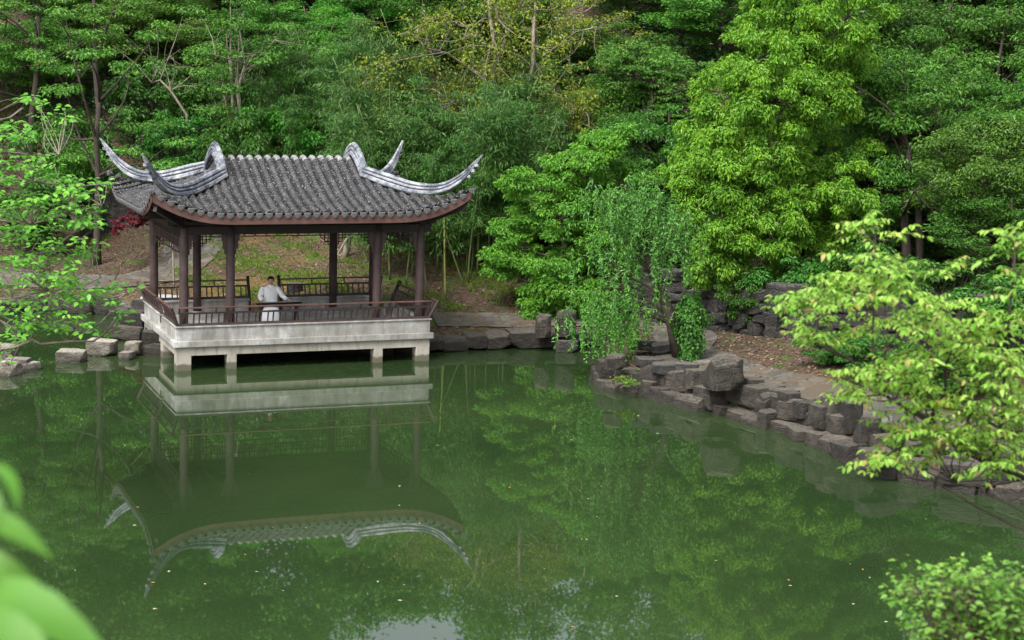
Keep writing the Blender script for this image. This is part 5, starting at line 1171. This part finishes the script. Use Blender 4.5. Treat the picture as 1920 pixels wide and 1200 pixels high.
def near_bush():
    rg = np.random.RandomState(72); O = np.array([3.6, 11.2, hz(3.6, 11.2)-.05]); root = empty('shrub', tuple(O)); w_ = MB(); C, Nn, Dd, L = [], [], [], []
    def pp(x, y, Yd): return at(x, y, Yd)-O
    for (x0, y0, x1, y1, n) in ((1712,1088,1790,1125,14),(1780,1100,1930,1150,34),(1735,1140,1930,1210,56),(1770,1200,1950,1330,70),(1885,1080,1935,1110,8),(1745,1080,1770,1100,3),(1810,1085,1850,1110,5)):
        for _ in range(n):
            s = pp(rg.uniform(x0, x1), rg.uniform(y0, y1), 11.2+rg.uniform(-.5, .5)); w_.tube(curve(np.array([rg.uniform(-.1, .1), rg.uniform(-.1, .1), 0]), s, 7, rg, .15, .5), list(np.linspace(.016, .004, 7)), 4, False)
            for f in range(4):
                e = s+rg.normal(size=3)*np.array([.13, .13, .07]); w_.tube([s, e], [.003, .002], 3, False)
                for q in range(7):
                    a = rg.uniform(0, 6.28); C.append(e+rg.normal(size=3)*.045*np.array([1, 1, .6])); Dd.append(np.array([math.cos(a), math.sin(a), -.2])); Nn.append(np.array([0, 0, 1])+rg.normal(size=3)*.35); L.append(rg.uniform(.04, .075))
    w_.build('stems', M['bark'], root, smooth=True); L = np.array(L); link(bpy.data.objects.new('foliage', leaves6_mesh('foliage', np.array(C), np.array(Nn), np.array(Dd), L, L*.5, M['shrub'], .15)), root); tag(root, 'low leafy shrub in the bottom right corner above the water', 'shrub')
near_bush()
def left_tree():
    rg = np.random.RandomState(73); Yd = 30.; O = np.array([-10.9, 30.2, hz(-10.9, 30.2)-.1]); root = empty('overhanging_tree', tuple(O)); w_ = MB()
    def pp(x, y, dy=0.): return at(x, y, Yd+dy)-O
    w_.tube([np.array([0, 0, 0]), np.array([.1, 0, .9]), pp(-150, 520), pp(-130, 380), pp(-90, 230)], [.16, .14, .11, .08, .04], 9)
    lines = [([(-170,640),(-60,690),(5,655),(28,651),(63,638),(77,645),(133,640),(175,640),(194,627),(215,600)], .035), ([(133,640),(163,622),(187,606),(212,580),(235,550)], .016), ([(63,638),(66,622),(75,610),(95,585),(120,560)], .016), ([(133,640),(131,625),(140,618)], .008),
      ([(-150,520),(-60,560),(0,600),(40,625),(70,613)], .03), ([(-150,520),(-40,500),(40,480),(100,470),(130,440),(140,420)], .03), ([(-130,400),(-30,410),(60,420),(130,400),(190,385)], .028), ([(-130,380),(-40,330),(60,340),(130,350),(200,345)], .028), ([(-90,240),(-20,280),(60,290),(110,290)], .022), ([(-110,300),(-30,230),(20,220)], .02), ([(40,480),(90,510),(140,520),(170,500)], .014), ([(-60,560),(20,560),(90,545),(150,540),(190,520)], .02), ([(-30,410),(20,450),(30,500)], .02), ([(0,600),(40,640),(20,680)], .015)]
    nodes = []
    for pts, r in lines:
        Q = [pp(x, y, rg.uniform(-.5, .5)*(i > 1)) for i, (x, y) in enumerate(pts)]; w_.tube(Q, list(np.linspace(r, r*.35, len(Q))), 6); nodes += Q[1:]
    nodes = np.array(nodes); S = []
    for (x0, y0, x1, y1, n, dy) in ((-60,215,50,300,26,0),(-20,290,110,340,26,.3),(-40,330,150,380,36,.2),(100,330,200,370,14,0),(-40,380,190,430,46,0),(120,380,190,425,12,.2),(-40,430,110,490,40,0),(110,440,185,480,9,0),(-40,480,150,540,46,0),(60,520,155,570,22,.1),(130,530,180,560,6,0),(165,525,245,560,8,0),(-40,560,100,620,30,0),(60,590,130,620,7,0),(120,585,165,600,3,0),(190,555,240,600,6,0),(150,600,235,630,6,0),(0,610,60,640,6,0),(-30,640,10,690,4,0),(40,180,160,230,14,2)):
        for _ in range(n): S.append(pp(rg.uniform(x0, x1), rg.uniform(y0, y1), dy+rg.uniform(-1.2, 1.2)))
    C, Nn, Dd, L = [], [], [], []
    for s in S:
        j = np.argmin(np.linalg.norm(nodes-s, axis=1)+(nodes[:, 2] > s[2])*.5); w_.tube(curve(nodes[j], s, 5, rg, .25, .15), [.012, .010, .008, .006, .005], 4, False)
        for q in range(rg.randint(6, 11)):
            a = rg.uniform(0, 6.28); h_ = s+np.array([math.cos(a), math.sin(a), 0])*rg.uniform(0, .16)+np.array([0, 0, rg.uniform(-.05, .04)])
            C.append(h_); Dd.append(np.array([math.cos(a), math.sin(a), -.15])); Nn.append(np.array([0, -.15, 1])+rg.normal(size=3)*.3); L.append(rg.uniform(.10, .17))
    w_.build('trunk', M['barkp'], root, smooth=True); L = np.array(L); link(bpy.data.objects.new('crown', leaves6_mesh('crown', np.array(C), np.array(Nn), np.array(Dd), L, L*.5, M['nearl'], .2)), root); tag(root, 'tree with tiers of fresh green leaves reaching over the water at the left', 'tree')
left_tree()
def big_leaves():
    O = np.array([-.95, 2.5, hz(-.95, 2.5)-.05]); root = empty('broad_leaved_plant', tuple(O)); w_ = MB(); rg = np.random.RandomState(9)
    def pp(x, y, Yd): return at(x, y, Yd)-O
    stem = [np.array([0, 0, 0]), pp(-60, 1500, 2.7), pp(-60, 1250, 2.9), pp(-40, 1050, 3.0), pp(-30, 900, 3.05)]; w_.tube(stem, [.012, .010, .008, .006, .004], 6); w_.build('stem', M['culm'], root, smooth=True)
    def leaf(base, tip, wd, nvec):
        base = np.array(base); tip = np.array(tip); d = tip-base; L = np.linalg.norm(d); d = d/L; nn = np.array(nvec, float); nn -= d*(nn@d); nn /= np.linalg.norm(nn); s = np.cross(nn, d); b = MB(); rings = []
        for i in range(15):
            t = i/14; wv = wd*(math.sin(math.pi*min(1, t*1.02)**.75)**.8)*(1+.05*math.sin(i*2.5)); c = base+d*L*t+nn*(.18*L*math.sin(t*math.pi)*.8-.10*L*t*t)
            rings.append([tuple(c+s*wv*k+nn*(.16*wd*abs(k)**1.5+.012*wd*math.sin(i*1.7+k*5))) for k in np.linspace(-1, 1, 9)])
        b.loft(rings, closed=False, cap=False); b.build('leaf', M['big'], root, smooth=True)
        w2 = MB(); w2.tube([stem[-1] if base[2] > stem[3][2] else stem[2], base], [.004, .003], 5); w2.build('leaf_stalk', M['culm'], root)
    leaf(pp(-15, 868, 3.1), pp(38, 955, 3.05), .018, (.9, -.6, .3)); leaf(pp(-70, 900, 3.2), pp(14, 985, 3.1), .03, (.3, -.8, .6))
    leaf(pp(-70, 965, 3.1), pp(100, 1040, 3.05), .026, (.1, -.55, .9)); leaf(pp(-90, 1040, 3.25), pp(70, 1085, 3.2), .028, (0, -.8, .7))
    leaf(pp(-90, 1120, 3.05), pp(212, 1222, 2.95), .055, (.05, -.6, 1)); leaf(pp(-80, 1160, 2.9), pp(130, 1290, 2.8), .05, (.1, -.6, .9))
    tag(root, 'out of focus broad green leaves very close at the bottom left corner', 'plant')
big_leaves()
# floating leaves
rg = np.random.RandomState(17); fm = []
for k, c in enumerate(((.55,.50,.36), (.50,.22,.05), (.30,.36,.10))):
    mt = simple('floating_leaf_%d' % k, c, .2, 9, .6, .1); V = [(0,0,0),(.5,.28,.06),(1,.02,.0),(.5,-.28,.05)]; me = mesh_np('fallen_leaf', np.array(V)*.1, [(0, 2, 1), (0, 3, 2)], mt); fm.append(me)
for i in range(52):
    x = rg.uniform(40, 1850); y = 700+480*rg.rand()**.8; q = gz(x, y, .008)
    if sdf(np.array([q[0]]), np.array([q[1]]))[0] > -.2: continue
    uu = (q[0]-PX)*cyw+(q[1]-PY)*syw; vv = -(q[0]-PX)*syw+(q[1]-PY)*cyw
    if abs(uu) < 3.6 and vv > -.5: continue
    o = link(bpy.data.objects.new('fallen_leaf', fm[int(rg.choice(3, p=[.7, .2, .1]))])); o.location = tuple(q); s = rg.uniform(.3, .8); o.scale = (s, s, s); o.rotation_euler = (0, 0, rg.uniform(0, 6.28)); tag(o, 'tiny fallen leaf floating on the green pond', 'fallen leaf', 'fallen leaves floating on the pond')
# lumps of sprouting green on the bank
for k, (x, y, l) in enumerate(((1165, 715, 'small bright green sprout between the waterline stones at the left point'), (1180, 722, 'bright green tuft on the bank stones just right of the left point'))):
    q = gz(x, y, .35); root = empty('sprout', tuple(q)); n = 140; a = rg.uniform(0, 6.28, n); C = np.stack([rg.normal(size=n)*.09, rg.normal(size=n)*.07, rg.uniform(0, .12, n)], 1)
    link(bpy.data.objects.new('leaves', leaves_mesh('leaves', C, np.stack([0*a, 0*a-.3, 1+0*a], 1)+rg.normal(size=(n, 3))*.3, np.stack([np.cos(a), np.sin(a), 0*a], 1), .07, .04, M['grass'])), root); tag(root, l, 'plant')
print('objects', len(bpy.data.objects))
